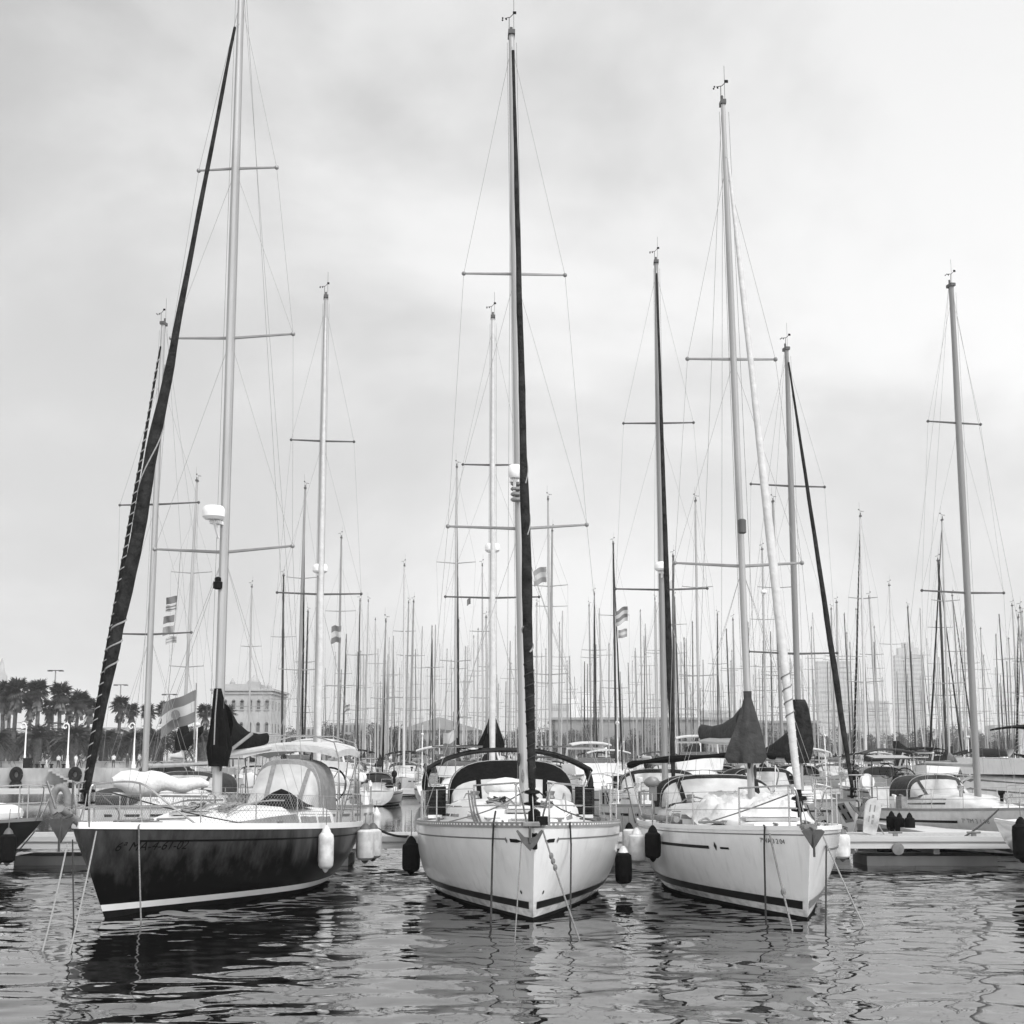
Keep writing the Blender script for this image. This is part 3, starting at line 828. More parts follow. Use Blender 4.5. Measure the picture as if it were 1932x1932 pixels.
# finger pontoon
fg = empty('finger_pontoon', (11.6, PY1, 0)); tag(fg, 'narrow finger pontoon running back from the main pontoon between the side-on boats', 'pontoon')
mb = MB()
def prism(mb, poly, z0, z1):
    n = len(poly); mb.add([(x, y, z0) for x, y in poly] + [(x, y, z1) for x, y in poly], [tuple(range(n - 1, -1, -1)), tuple(range(n, 2 * n))] + [(i, (i + 1) % n, n + (i + 1) % n, n + i) for i in range(n)])
prism(mb, [(-1.2, .02), (.9, .02), (-.15, 2.2), (-.55, 8.5), (-1.15, 8.5), (-1.2, 2.2)], PZ - .12, PZ - .01)
mb.build('walkway', M['pont'], fg, 0)
mb = MB(); prism(mb, [(-1.05, .05), (.7, .05), (-.3, 2.2), (-.65, 8.4), (-1.05, 8.4)], PZ - .36, PZ - .125); mb.build('side_frame', M['galv'], fg, 0)
mb = MB(); mb.box((-.85, 6.8, .12), (.6, 2.4, .5)); mb.build('float', M['black'], fg, 0)

# ================================================================== THE THREE FRONT YACHTS
def collar_cover(b, rings, D, boom_rings, m, name='sail_cover', depth=.8):
    """canvas wrapped round the mast (rings: v, u0, u1) and along the boom (u, v, half height, D)"""
    mb = MB(); rows = []
    for i, (v, u0, u1) in enumerate(rings):
        c = b.l(P((u0 + u1) / 2, v, D)); hw = (P(u1, v, D) - P(u0, v, D)).length / 2; row = []
        for k in range(48):
            a = 2 * math.pi * k / 48; fl_ = min(1, i / 3); f = 1 + fl_ * (.13 * math.sin(a * 6 + .5 * math.sin(i * .8)) + .05 * math.sin(a * 11 + i * .5)) + .03 * math.sin(i * 2.1)
            row.append(c + Vector((hw * f * math.cos(a), hw * depth * f * math.sin(a), 0)))
        rows.append(row)
    mb.loft(rows)
    rows = []
    for i, (u, v, hh, d) in enumerate(boom_rings):
        c = b.l(P(u, v, d)); row = []
        for k in range(14):
            a = 2 * math.pi * k / 14; row.append(c + Vector((hh * .55 * math.cos(a), 0, hh * math.sin(a) * (1 + .06 * math.sin(i * 1.7)))))
        rows.append(row)
    if rows: mb.loft(rows)
    return b.add(name, mb, m)
def tip(b, u, v, D): return b.l(P(u, v, D))
GRP_BIG = 'large yachts moored in the front row'

# ---------------------------------------------------------- left: dark hull
p = P(148, 1562, 23.25)
A = Boat('sailboat', 'large yacht with scuffed dark hull and white boot stripe, at left of the front row', (p.x, p.y), R(13), 9.95, 3.75, 1.45, 1.08, over=.95, tr=.68, trk=.35, sag=.02, group=GRP_BIG, full=.95)
A.hull(M['darkhull'], deckm=M['deck'], railm=M['white'], railh=.085, wl=.09)
A.stripe('boot_stripe', .10, .205, M['white'])
A.stripe('cove_line', .84, .862, M['letter'], t0=.085, frac=True)
A.hull_marks('registration_number', text_mesh('6ª MA-4-61-02', .20, .12), .62, 1.06, 1, M['letter'], rise=-.02)
A.coach(2.5, 8.3, .35, 1.22, .36, M['deck'], win=[(.22, .70, .12, .60, .15), (.715, .84, .12, .60), (.855, .97, .12, .60)], winm=M['glassm'], ramp=.6)
A.hatch(2.0); A.hatch(4.0)
mb_, mt_ = tip(A, 409, 1500, 27.7), tip(A, 455, -16, 27.7)
A.mast(mb_, mt_, .085, M['alu'], [(tip(A, 445, 318, 27.7).z, tip(A, 375, 322, 28.0), tip(A, 522, 316, 27.6)), (tip(A, 432, 638, 27.7).z, tip(A, 323, 638, 28.1), tip(A, 553, 630, 27.6)), (tip(A, 417, 1042, 27.7).z, tip(A, 292, 1036, 28.1), tip(A, 552, 1030, 27.5))], ft=.99, vane=False, sprm=M['alud'])
A.genoa(tip(A, 166, 1484, 23.95), tip(A, 443, 52, 27.35), [(0, .05), (.10, .055), (.14, .10), (.18, .105), (.30, .118), (.40, .108), (.47, .088), (.6, .052), (.82, .040), (1, .03)], M['canvas'], 2, n=16, strap=[(.30, .50, 1.3, .014), (.12, .19, 3, .016)], amp=.17)
A.radar(tip(A, 403, 967, 27.35), .215)
mb = MB(); mb.lathe([(.04, -.12), (.09, -.1), (.09, .02), (.06, .03), (.06, .1), (.02, .12)], tip(A, 411, 1100, 27.55), 10); A.add('deck_light', mb, M['black'], A.masto)
A.boom(tip(A, 413, 1425, 27.8), tip(A, 505, 1411, 31.2), .075, M['mastwhite'])
collar_cover(A, [(1299, 404, 418), (1318, 402, 422), (1345, 400, 427), (1380, 397, 432), (1412, 393, 436), (1436, 394, 430), (1446, 395, 428)], 27.6, [(418, 1368, .42, 27.8), (440, 1388, .28, 28.7), (465, 1397, .19, 29.6), (487, 1398, .15, 30.5), (503, 1393, .11, 31.1)], M['canvasb'])
mb = MB(); mb.tube([tip(A, 410, 1300, 27.35), tip(A, 406, 1350, 27.3), tip(A, 404, 1405, 27.28)], .012, 5); A.add('lashing', mb, M['ropel'])
for sd in (-1, 1):
    zb_ = 1.45; mb = MB()
    a1_, b1_ = Vector((sd * (A.half(2.0) - .05), 2.0, A.sheer(.18))), Vector((sd * .42, 1.15, zb_ + .66))
    mb.tube(bez([a1_, a1_.lerp(b1_, .5), b1_, Vector((sd * .2, .25, zb_ + .66)), Vector((sd * .13, .08, zb_ + .56)), Vector((sd * .1, .14, zb_))], 5), .018, 7)
    mb.tube([a1_.lerp(b1_, .5), Vector((sd * .2, .3, zb_ + .31)), Vector((sd * .1, -.25, zb_ + .30))], .015, 6)
    mb.tube([b1_, Vector((sd * .42, 1.3, zb_ - .02))], .015, 6)
    A.add('pulpit', mb, M['steel'])
A.rails([2.0, 3.3, 4.7, 6.0, 7.3, 8.5], .60, net=(2.0, 8.5, .10))
A.pushpit()
A.hood(7.5, 8.1, 9.0, .74, 1.50, 1.02, M['canvasm'], bands=((0, .05), (.90, 1.0)), win=(.05, .90), divs=(-.15, .35), x0=.22)
A.bimini(8.5, 9.9, 1.08, 2.80, M['canvasl'], droop=.15, th=.14, ex=2.2, x0=.12)
mb = MB()
for hh, yy in ((2.97, 8.5), (2.97, 9.8)): mb.tube([(-1.05, yy, 1.2), (-1.05, yy, 2.5), (-.95, yy, hh - .12), (-.35, yy, hh + .02), (.6, yy, hh + .02), (1.1, yy, hh - .12), (1.22, yy, 2.5), (1.2, yy, 1.15)], .016, 6)
A.add('stern_arch', mb, M['steel'])
A.wheel(tip(A, 622, 1481, 32.3), .37)
mb = MB(); rows = []                         # black tent-like canvas cover on the side deck
for i in range(9):
    u = i / 8; rows.append([(lerp(.12, 1.12, k / 8), lerp(6.2, 7.4, u), A.rz(7) - .03 + .36 * math.sin(math.pi * u) ** .8 * (1 - abs(k / 4 - 1) ** 1.4)) for k in range(9)])
mb.loft(rows, False, False); A.add('hatch_tent', mb, M['canvasb'])
A.anchor(A.l(P(116, 1558, 22.75)), .62, 'plate')
mb = MB(); a_ = A.l(P(114, 1526, 22.9)); mb.tube([A.l(P(165, 1565, 23.6)), a_], [.055, .06], 10); A.add('bow_roller', mb, M['alud'])
for x in (-.14, .14):
    mb = MB(); mb.tube([a_ + Vector((x, .1, 0)), a_ + Vector((x * 1.6, -.05, .42))], .02, 6); A.add('bow_guard', mb, M['steel'])
mb = MB()
for i in range(5): mb.tube(bez([(random.uniform(-.5, .5), 1.6 + i * .3, A.dz(1.8) + .04), (random.uniform(-.5, .5), 1.9 + i * .3, A.dz(2) + .06), (random.uniform(-.4, .4), 2.1 + i * .3, A.dz(2.2) + .04)]), .02, 5)
A.add('coiled_rope', mb, M['rope'])
for y in (3.2, 4.4, 5.2):
    mb = MB(); mb.lathe([(.05, 0), (.075, .02), (.05, .07), (.07, .12), (.03, .13)], (.95, y + 3, A.dz(y + 3, .9)), 10); A.add('winch', mb, M['galv'])

deck_gear(A, 3)
# ---------------------------------------------------------- middle: white hull, bow on
p = P(1008, 1564, 23.25)
Bm = Boat('sailboat', 'white yacht seen bow on with dark furled headsail, centre of the front row', (p.x, p.y), R(-2.4), 11.3, 3.88, 1.46, 1.16, over=.42, tr=.80, trk=.3, sag=.03, group=GRP_BIG, full=1.06)
Bm.hull(M['gel'], railm=M['alud'], railh=.07, holes=95, wl=.05)
Bm.stripe('boot_stripe', .17, .285, M['stripe'], t0=.012)
Bm.stripe('cove_line', .855, .872, M['greystripe'], t0=.055, frac=True)
for sd in (-1, 1):
    sv = ([(0, 0, 0), (.10, .028, 0), (.26, .028, 0), (.26, -.028, 0), (.10, -.028, 0)], [(0, 1, 2, 3, 4)])
    Bm.hull_marks('arrow_mark', sv, .30, 1.225, sd, M['stripe'])
    Bm.hull_marks('diamond_mark', ([(0, 0, 0), (.03, .05, 0), (.06, 0, 0), (.03, -.05, 0)], [(0, 1, 2, 3)]), .62, 1.225, sd, M['greystripe'])
    Bm.hull_marks('through_hull', ([(.025 * math.cos(a), .03 * math.sin(a), 0) for a in [k * .628 for k in range(10)]], [tuple(range(10))]), .62, .42, sd, M['black'])
mb = MB(); mb.tube([Bm.H(0.001, z, 1) + Vector((0, -.004, 0)) for z in (1.12, 1.2, 1.3, 1.36)], .045, 8); Bm.add('stem_fitting', mb, M['black'])
Bm.coach(2.6, 8.7, .50, 1.42, .42, M['deck'], win=[(.22, .36, .2, .62), (.5, .7, .2, .7), (.74, .95, .2, .7)], winm=M['glassm'], ramp=.55)
Bm.hatch(2.1, .55, .5); Bm.hatch(3.9, .5, .45)
for sx in (-.52, .55):
    mb = MB(); y = 3.25; z = Bm.rz(y)
    mb.box((sx * 1.08, y, z - .02), (.24, .34, .03), rz=-.12 * math.copysign(1, sx)); Bm.add('skylight', mb, M['glassm'])
mb_, mt_ = tip(Bm, 989, 1522, 27.9), tip(Bm, 965, 66, 28.1)
Bm.mast(mb_, mt_, .088, M['alu'], [(tip(Bm, 966, 516, 28).z, tip(Bm, 875, 516, 28.3), tip(Bm, 1066, 519, 28.3)), (tip(Bm, 975, 998, 28).z, tip(Bm, 845, 993, 28.4), tip(Bm, 1107, 990, 28.4))], sprm=M['alud'])
Bm.genoa(tip(Bm, 1004, 1486, 23.75), tip(Bm, 968, 96, 27.75), [(0, .055), (.05, .068), (.13, .088), (.25, .086), (.40, .070), (.53, .056), (.7, .049), (.9, .034), (1, .03)], M['canvas'], 5, strap=[(.355, .41, .5, .012), (.29, .34, .5, .012), (.15, .18, .8, .016), (.02, .14, 9, .009, 'canvasg')], amp=.17)
Bm.radar(tip(Bm, 971, 889, 27.6), .13)
mb = MB()
for i in range(5): mb.lathe([(.085, 0), (.11, .02), (.11, .05), (.085, .07)], tip(Bm, 974, 906 + i * 10, 27.75), 10)
Bm.add('mast_step', mb, M['alud'], Bm.masto)
Bm.pulpit(split=True, y1=1.55, h=.66, gap=.30)
Bm.rails([1.55, 3.2, 4.8, 6.4, 8.0, 9.6], .62, net=(7.6, 9.6, .09))
Bm.pushpit()
Bm.hood(8.0, 8.75, 10.0, 1.33, Bm.rz(8.4) - .10, .92, M['canvasb'], bands=((0, .07), (.55, 1.0)), win=(.07, .55), divs=(-.26, .2))
Bm.bimini(9.9, 11.5, 1.88, 2.69, M['canvas'], droop=.44, th=.035, ex=2.0)
for x in (-1.15, 1.25):
    mb = MB(); mb.box((x, 10.6, 2.78), (1.15, .75, .035)); Bm.add('solar_panel', mb, M['glass'])
for sx in (-1, 1):                             # dark slatted cockpit side screens
    mb = MB(); y = 9.0; x = sx * (Bm.half(y) - .10); z = Bm.sheer(.8)
    mb.box((x - sx * .12, y, z + .40), (.42, .03, .62)); o = Bm.add('side_screen', mb, M['canvas'])
    sb = MB()
    for k in range(7): sb.box((x - sx * .12, y - .018, z + .15 + k * .085), (.40, .012, .012))
    Bm.add('slat', sb, M['canvasg'], o)
    mb = MB(); mb.box((x - sx * .1, y - .1, z + .08), (.30, .05, .07)); Bm.add('step_board', mb, M['white'])
    mb = MB(); mb.tube(bez([(sx * 1.80, 10.6, 2.28), (sx * 1.88, 10.5, 1.9), (sx * 1.72, 10.3, 1.2)]), .07, 8); Bm.add('rolled_curtain', mb, M['canvas'])
mb = MB(); mb.ell((-.18, 7.1, Bm.rz(7.1) + .20), (.45, .26, .21), 16, 10, 3, .12); Bm.add('liferaft_valise', mb, M['sailw'])
mb = MB(); mb.box((-.18, 6.6, Bm.rz(6.6) + .06), (.7, .4, .10)); Bm.add('vent_box', mb, M['white'])
Bm.anchor(Bm.l(P(1000, 1574, 22.95)), .70, 'plough')
mb = MB(); mb.box((-.05, .12, 1.50), (.26, .55, .05)); mb.tube([(-.17, -.1, 1.50), (.07, -.1, 1.50)], .045, 8); Bm.add('bow_roller', mb, M['galv'])
mb = MB(); mb.box((.13, .1, 1.55), (.17, .2, .13)); Bm.add('windlass', mb, M['black'])
mb = MB(); mb.lathe([(.03, -.16), (.10, -.14), (.10, .1), (.05, .14)], tip(Bm, 1008, 1544, 23.7), 10); Bm.add('bow_light', mb, M['black'])
mb = MB()
for x in (-1.02, -.98, -.93): mb.tube(bez([(x, .62, 2.0), (x + .03, .55, 1.75), (x + .12, .55, 1.5), (x + .06, .56, 1.62), (x, .58, 1.95)]), .013, 5)
Bm.add('coiled_rope', mb, M['rope'])

deck_gear(Bm, 5)
# ---------------------------------------------------------- right: white hull with dark cove line
p = P(1528, 1566, 23.25)
C = Boat('sailboat', 'white yacht with grey mast cover and white furled headsail, at right of the front row', (p.x, p.y), R(-2.6), 10.9, 3.24, 1.42, 1.12, over=.36, tr=.80, trk=.3, sag=.03, group=GRP_BIG, full=1.02)
C.hull(M['gel'], railm=M['white'], railh=.05, wl=.06)
C.stripe('boot_stripe', .17, .30, M['stripe'], t0=.012, side=-1)
C.stripe('boot_stripe', .17, .30, M['greystripe'], t0=.012, side=1)
C.stripe('rub_line', .93, .945, M['greystripe'], frac=True)
C.stripe('cove_line', .735, .775, M['stripe'], t0=.235, side=-1, frac=True)
C.stripe('cove_line', .742, .768, M['stripe'], t0=.175, t1=.20, side=-1, frac=True)
C.stripe('cove_line', .742, .768, M['greystripe'], t0=.10, side=1, frac=True)
C.hull_marks('diamond_mark', ([(0, 0, 0), (.045, .075, 0), (.09, 0, 0), (.045, -.075, 0)], [(0, 1, 2, 3)]), 2.32, 1.035, -1, M['stripe'])
C.hull_marks('registration_number', text_mesh('7ª VA 3 2 04', .105), 1.06, 1.17, -1, M['letter'], flip=True)
C.coach(2.2, 8.2, .42, 1.22, .40, M['deck'], win=[(.34, .62, .25, .45), (.64, .76, .25, .60), (.78, .86, .25, .66)], winm=M['glassm'], ramp=.6)
C.hatch(2.9, .85, .5); C.hatch(4.9, .45, .3, .2)
mb_, mt_ = tip(C, 1418, 1512, 27.6), tip(C, 1364, 196, 27.9)
C.mast(mb_, mt_, .066, M['alu'], [(tip(C, 1384, 673, 27.6).z, tip(C, 1297, 677, 27.9), tip(C, 1463, 678, 27.9)), (tip(C, 1400, 1067, 27.6).z, tip(C, 1273, 1062, 28.1), tip(C, 1513, 1062, 27.9))], ft=.90, sprm=M['alud'])
C.genoa(tip(C, 1507, 1498, 23.9), tip(C, 1374, 300, 27.3), [(0, .05), (.03, .062), (.12, .070), (.2, .078), (.37, .080), (.6, .058), (.77, .055), (.92, .036), (1, .028)], M['sailp'], 9, strap=[(.10, .17, 4, .012), (.02, .10, 7, .005, 'canvasl')], strapm=M['rope'], amp=.06)
mb = MB(); mb.lathe([(.05, -.14), (.08, -.12), (.08, .12), (.05, .14)], tip(C, 1400, 993, 27.4), 10); C.add('deck_light', mb, M['spar'], C.masto)
C.boom(tip(C, 1412, 1400, 27.7), tip(C, 1326, 1396, 31.4), .075, M['mastwhite'])
collar_cover(C, [(1304, 1402, 1418), (1318, 1403, 1418), (1345, 1396, 1426), (1375, 1388, 1434), (1405, 1378, 1441), (1428, 1369, 1448), (1440, 1376, 1440)], 27.5, [(1405, 1362, .30, 27.9), (1388, 1376, .24, 28.8), (1365, 1382, .18, 29.6), (1345, 1384, .16, 30.5), (1325, 1382, .17, 31.2)], M['canvasg'], depth=.6)
C.pulpit(split=True, y1=1.6, h=.66, gap=.28)
C.rails([1.6, 3.2, 4.8, 6.4, 8.0, 9.4], .62)
C.pushpit()
C.hood(7.2, 7.9, 9.0, 1.18, C.rz(7.8) - .08, .66, M['canvas'], bands=((0, .12), (.88, 1.0)), win=(.12, .88))
mb = MB(); mb.tube(bez([(-1.64, 9.6, 2.36), (-1.2, 9.4, 2.45), (0, 9.3, 2.55), (1.2, 9.4, 2.60), (1.62, 9.5, 2.55)]), [.06 + .02 * math.sin(i * .9) for i in range(25)], 9); C.add('rolled_bimini', mb, M['canvasb'])
mb = MB()
for sx in (-1, 1):
    mb = MB(); mb.tube(bez([(sx * 1.64, 9.6, 2.36), (sx * 1.70, 9.6, 2.1), (sx * 1.45, 9.9, 1.1)]), .016, 6); mb.tube([(sx * 1.64, 9.6, 2.36), (sx * 1.42, 8.7, 1.15)], .014, 6); C.add('bimini_frame', mb, M['steel'])
C.wheel((-.4, 9.3, 1.70), .42)
mb = MB(); rows = []                           # heap of loosely flaked sail in front of the mast
for j in range(34):
    row = []; y = lerp(3.35, 5.25, j / 33)
    for i in range(60):
        x = lerp(-1.12, 1.12, i / 59); e = 1 - ((x / 1.1) ** 2 + ((y - 4.3) / .92) ** 2 + .35 * noise.noise(Vector((x * 2.2, y * 2.2, 3))))
        q = Vector((x * 2.6 + .5 * y, y * 3.4, 1.3)); rg_ = 1 - 2.2 * abs(noise.noise(q)); rg2 = 1 - 2 * abs(noise.noise(q * 2.3 + Vector((5, 1, 0))))
        m_ = max(0, min(1, e * 2.6)); row.append((x + .06 * noise.noise(q * 1.7) * m_, y, C.rz(y) - .06 + m_ * (.12 + .15 * rg_ + .07 * rg2) - .12 * max(0, abs(x) - .75) * 3))
    rows.append(row)
mb.loft(rows, False, False)
C.add('sail_heap', mb, M['canvasl'], smooth=70)
C.anchor(C.l(P(1534, 1576, 22.95)), .52, 'plate')
mb = MB(); mb.box((-.02, .1, 1.46), (.2, .5, .05)); C.add('bow_roller', mb, M['galv'])
mb = MB(); mb.tube([(-1.36, 4.6, C.dz(5) + .09), (-1.48, 6.4, C.dz(6.4) + .09)], .06, 8); mb.tube([(-1.5, 6.7, C.dz(6.7) + .09), (-1.48, 8.2, C.dz(8) + .09)], .06, 8); C.add('sail_roll', mb, M['canvasm'])
mb = MB(); mb.tube(bez([(-.95, 2.0, C.dz(2) + .04), (-1.1, 2.5, C.dz(2.4) + .05), (-1.2, 3.1, C.dz(3) + .04), (-1.05, 3.25, C.dz(3) + .1), (-1.0, 3.0, C.dz(3) + .04)]), .022, 6); C.add('deck_line', mb, M['ropel'])
mb = MB()
for k in range(5): mb.lathe([(.10, 0), (.16, .03), (.10, .06)], tip(C, 1517, 1518 - k * 4.5, 24.0), 10)
C.add('furler_guard', mb, M['white'])
mb = MB(); rows = []
for k in range(7):
    u = k / 6; rows.append([(-1.72 + .16 * math.cos(a) * (1 - .3 * u), 8.9, 1.75 + u * .55 + .02 * math.sin(a)) for a in [j * math.pi / 4 for j in range(8)]])
mb.ell((-1.35, 7.9, 2.02), (.16, .10, .12), 12, 8, 2, .2); mb.box((-1.33, 7.92, 1.80), (.15, .12, .30), rx=.1); mb.tube([(-1.33, 7.92, 1.66), (-1.30, 7.95, 1.25)], .025, 6)
C.add('outboard_motor', mb, M['greystripe'])

deck_gear(C, 8)
# ---------------------------------------------------------- dark bow at the left edge, and the yacht just outside on the right
p = P(80, 1545, 32.9)
Dk = Boat('sailboat', 'black hulled boat whose bow alone enters at the left edge of the view', (p.x, p.y), R(-84), 9.5, 3.1, 1.18, .95, over=1.15, tr=.7, sag=.05, group=GRP_BIG)
Dk.hull(M['darkhull2'], railm=M['greystripe'], railh=.05)
Dk.pulpit(split=True, y1=1.4, h=.75, gap=.3)
Dk.coach(2.2, 6.5, .4, 1.0, .5, M['deck'])
Dk.rails([1.4, 3.0, 4.5, 6], .6)
mb = MB(); mb.ell((.4, 1.5, 1.32), (.5, .9, .22), 14, 8, 4, .2); Dk.add('dinghy_cover', mb, M['white'])
p = P(2255, 1566, 25.0)
Ed = Boat('sailboat', 'white yacht mostly beyond the right edge with one black fender in view', (p.x + 1.0, p.y), R(0), 9.6, 3.2, 1.35, 1.1, over=.5, tr=.78, group=GRP_BIG)
Ed.hull(M['gel'], railm=M['white'])
Ed.stripe('boot_stripe', .15, .26, M['stripe'])
Ed.coach(2.2, 7.0, .4, 1.1, .4, M['deck'], win=[(.4, .9, .3, .7)])

# ================================================================== FENDERS, LINES
def fender(p, ln, r, m, tipm, label, hang=.35, group='fenders hanging from the boats'):
    f = empty('fender', p); tag(f, label, 'fender', group)
    mb = MB(); mb.lathe([(r * .25, -ln), (r * .7, -ln * .97), (r * .95, -ln * .9), (r, -ln * .75), (r, -ln * .22), (r * .93, -ln * .1), (r * .6, -.02), (r * .3, 0)], (0, 0, 0), 16); mb.build('fender_body', m, f)
    mb = MB(); mb.lathe([(r * .62, -.015), (r * .45, .05), (r * .2, .10), (r * .12, .11)], (0, 0, 0), 12); mb.build('end_cap', tipm, f); mb = MB(); mb.lathe([(r * .1, -ln - .06), (r * .3, -ln - .03), (r * .45, -ln + .015)], (0, 0, 0), 10); mb.build('end_cap', tipm, f)
    mb = MB(); mb.tube([(0, 0, .1), (0, .03, .1 + hang)], .009, 5); mb.build('lanyard', M['rope'], f)
    return f
def side_pt(b, y, sd, z, r): q = b.H(y / b.L, z, sd); return b.w(q + Vector((sd * (r + .02), 0, 0)))
def fend_at(u, v0, v1, D, wpx): return P(u, v0, D), (P(u, v0, D) - P(u, v1, D)).length, wpx / 2 / F * D
FH = [(600, A, 1), (671, A, 1), (1248, C, -1)]
for (u, v0, v1, D, w, m_, tp, lab, hg) in [
    (600, 1568, 1640, 29.3, 29, 'fendw', 'fendw', 'long pale fender alone on the dark hull, hung on a knotted lanyard', .5),
    (671, 1563, 1624, 31.6, 34, 'fendw', 'fendg', 'stubby pale fender at the stern corner of the dark hull', .2),
    (704, 1562, 1620, 32.8, 33, 'fendw', 'fendg', 'pale fender off the dark yacht\'s stern, nearest the centre yacht', .2),
    (776, 1588, 1645, 29.0, 33, 'fendb', 'fendb', 'black cloth fender at the centre yacht\'s left side', .5),
    (1176, 1607, 1668, 28.6, 31, 'fendb', 'fendw', 'black cloth fender with white eye at the centre yacht\'s right side', .6),
    (1248, 1568, 1620, 27.4, 30, 'fendb', 'fendb', 'black fender on the face of the right yacht\'s hull', .3),
    (1201, 1572, 1628, 29.6, 31, 'fendw', 'fendw', 'rounded pale fender at the right yacht\'s left stern quarter', .3),
    (1187, 1562, 1612, 31.2, 26, 'fendw', 'fendb', 'pale fender with black cone top between the centre and right yachts', .3),
    (1588, 1572, 1620, 29.0, 30, 'fendw', 'fendg', 'pale fender with dark tips at the right yacht\'s right side', .3),
    (1926, 1552, 1622, 29.0, 34, 'fendb', 'fendb', 'large black fender cut by the right edge of the view', .3),
    (16, 1572, 1628, 31.2, 30, 'fendb', 'fendg', 'dark fender against the black bow at the left edge', .4),
    (1682, 1538, 1566, 40.5, 20, 'fendb', 'fendb', 'black fender nearest the finger pontoon on the side-on white hull', .2),
    (1697, 1541, 1570, 40.2, 18, 'fendb', 'fendb', 'black fender with a pale lashing, second along the side-on white hull', .2),
    (1716, 1541, 1571, 39.9, 19, 'fendb', 'fendb', 'black fender farthest along the side-on white hull', .2)]:
    q, ln, r = fend_at(u, v0, v1, D, w)
    for (u_, bt, sd) in FH:
        if u_ == u:
            h_ = on_hull(bt, sd, u, .75, r + .015); D = h_.y; q, ln, r = fend_at(u, v0, v1, D, w); h_ = on_hull(bt, sd, u, .75, r + .015); q = Vector((h_.x, h_.y, q.z))
    fender(q, ln, r, M[m_], M[tp], lab, hg)
def line(pts, r, m, label, name='mooring_line', group='mooring lines of the front row', knots=()):
    mb = MB(); mb.tube(pts, r, 6)
    for k in knots: mb.ell(k, (r * 2.6, r * 2.6, r * 4), 8, 6)
    return tag(mb.build(name, M[m]), label, 'rope', group)
def dip(u, v): w_ = WAT(u, v); return w_ + Vector((0, 0, -.02)), w_
def ml(u0, v0, D0, u1, v1, r, m, lab, sag=.03, kn=()):
    a = P(u0, v0, D0); b_ = WAT(u1, v1); b2 = b_ + (b_ - a).normalized() * .25
    pts = catenary(a, b_, sag, 10) + [b2]; return line(pts, r, m, lab, knots=[a.lerp(b_, k) for k in kn])
ml(182, 1567, 23.5, 131, 1800, .013, 'ropel', 'pale rope slanting from the dark yacht\'s bow, nearer its stem', .06)
ml(127, 1592, 22.9, 80, 1795, .013, 'ropel', 'pale rope slanting from the dark yacht\'s bow, farther left', .07)
ml(137, 1584, 23.0, 139, 1752, .012, 'roped', 'thin dark rope hanging vertically from the dark yacht\'s anchor', .0)
ml(1024, 1567, 23.2, 1094, 1775, .013, 'rope', 'knotted grey rope slanting from the centre yacht\'s bow to the water', .02, (.25, .3, .36))
ml(984, 1583, 23.1, 971, 1780, .009, 'rope', 'thin grey rope falling left of the centre yacht\'s stem', .0)
ml(1452, 1573, 23.9, 1495, 1755, .016, 'rope', 'grey rope with a small knot slanting left of the right yacht\'s stem', .02, (.62,))
ml(1549, 1568, 23.6, 1630, 1747, .013, 'ropel', 'pale rope slanting out right of the right yacht\'s stem', .02)
def hang(b, sd, u, r, m, lab, u1, v1, lead=None):
    a = on_hull(b, sd, u, 1.0, .03); e = WAT(u1, v1); mid_ = on_hull(b, sd, u, .8, .05)
    pts = ([lead] if lead else []) + [a + Vector((0, .05, .06)), a + Vector((0, -.02, .04)), mid_, e, e + Vector((0, 0, -.2))]
    line(pts, r, m, lab)
hang(A, 1, 259, .013, 'rope', 'grey rope hanging straight down the dark hull behind its bow', 266, 1740)
hang(Bm, -1, 935, .016, 'roped', 'dark rope hanging straight down left of the centre yacht\'s stem', 926, 1744, P(935, 1531, 24.4))
hang(Bm, 1, 1073, .016, 'roped', 'dark rope hanging straight down right of the centre yacht\'s stem', 1076, 1744)
hang(C, -1, 1446, .016, 'roped', 'dark rope hanging straight down left of the right yacht\'s stem', 1445, 1737)
hang(C, 1, 1553, .016, 'roped', 'dark rope hanging straight down right of the right yacht\'s stem', 1558, 1749)
line(catenary(P(700, 1556, 33.4), P(770, 1578, 35.3), .08), .03, 'roped', 'thick black stern line from the dark yacht to the pontoon')
line(catenary(P(1884, 1527, 37.2), P(1812, 1583, 35.3), .05), .022, 'roped', 'dark bow line from the side-on white boat to the pontoon')
line(catenary(P(1640, 1520, 37.7), P(1672, 1580, 36.2), .05), .016, 'ropel', 'pale bow line from the painted boat to the pontoon')
line(catenary(P(66, 1568, 33.3), P(20, 1620, 34.9), .02), .016, 'ropel', 'pale stern line under the black bow at the left edge')
line(catenary(P(1705, 1575, 37.6), P(1868, 1540, 39.0), .35), .010, 'rope', 'slack thin rope looping along the side-on white hull')

# a horseshoe buoy on the black boat's pulpit
mb = MB(); c_ = P(113, 1512, 32.6)
mb.tube([c_ + Vector((.17 * math.cos(a) , .02, .30 * math.sin(a) + (.0 if math.sin(a) > 0 else .0))) for a in [R(-60 + i * 15) for i in range(21)]], .085, 10)
tag(mb.build('horseshoe_buoy', M['canvasm']), 'grey horseshoe lifebuoy on the pulpit of the black boat at left', 'lifebuoy')
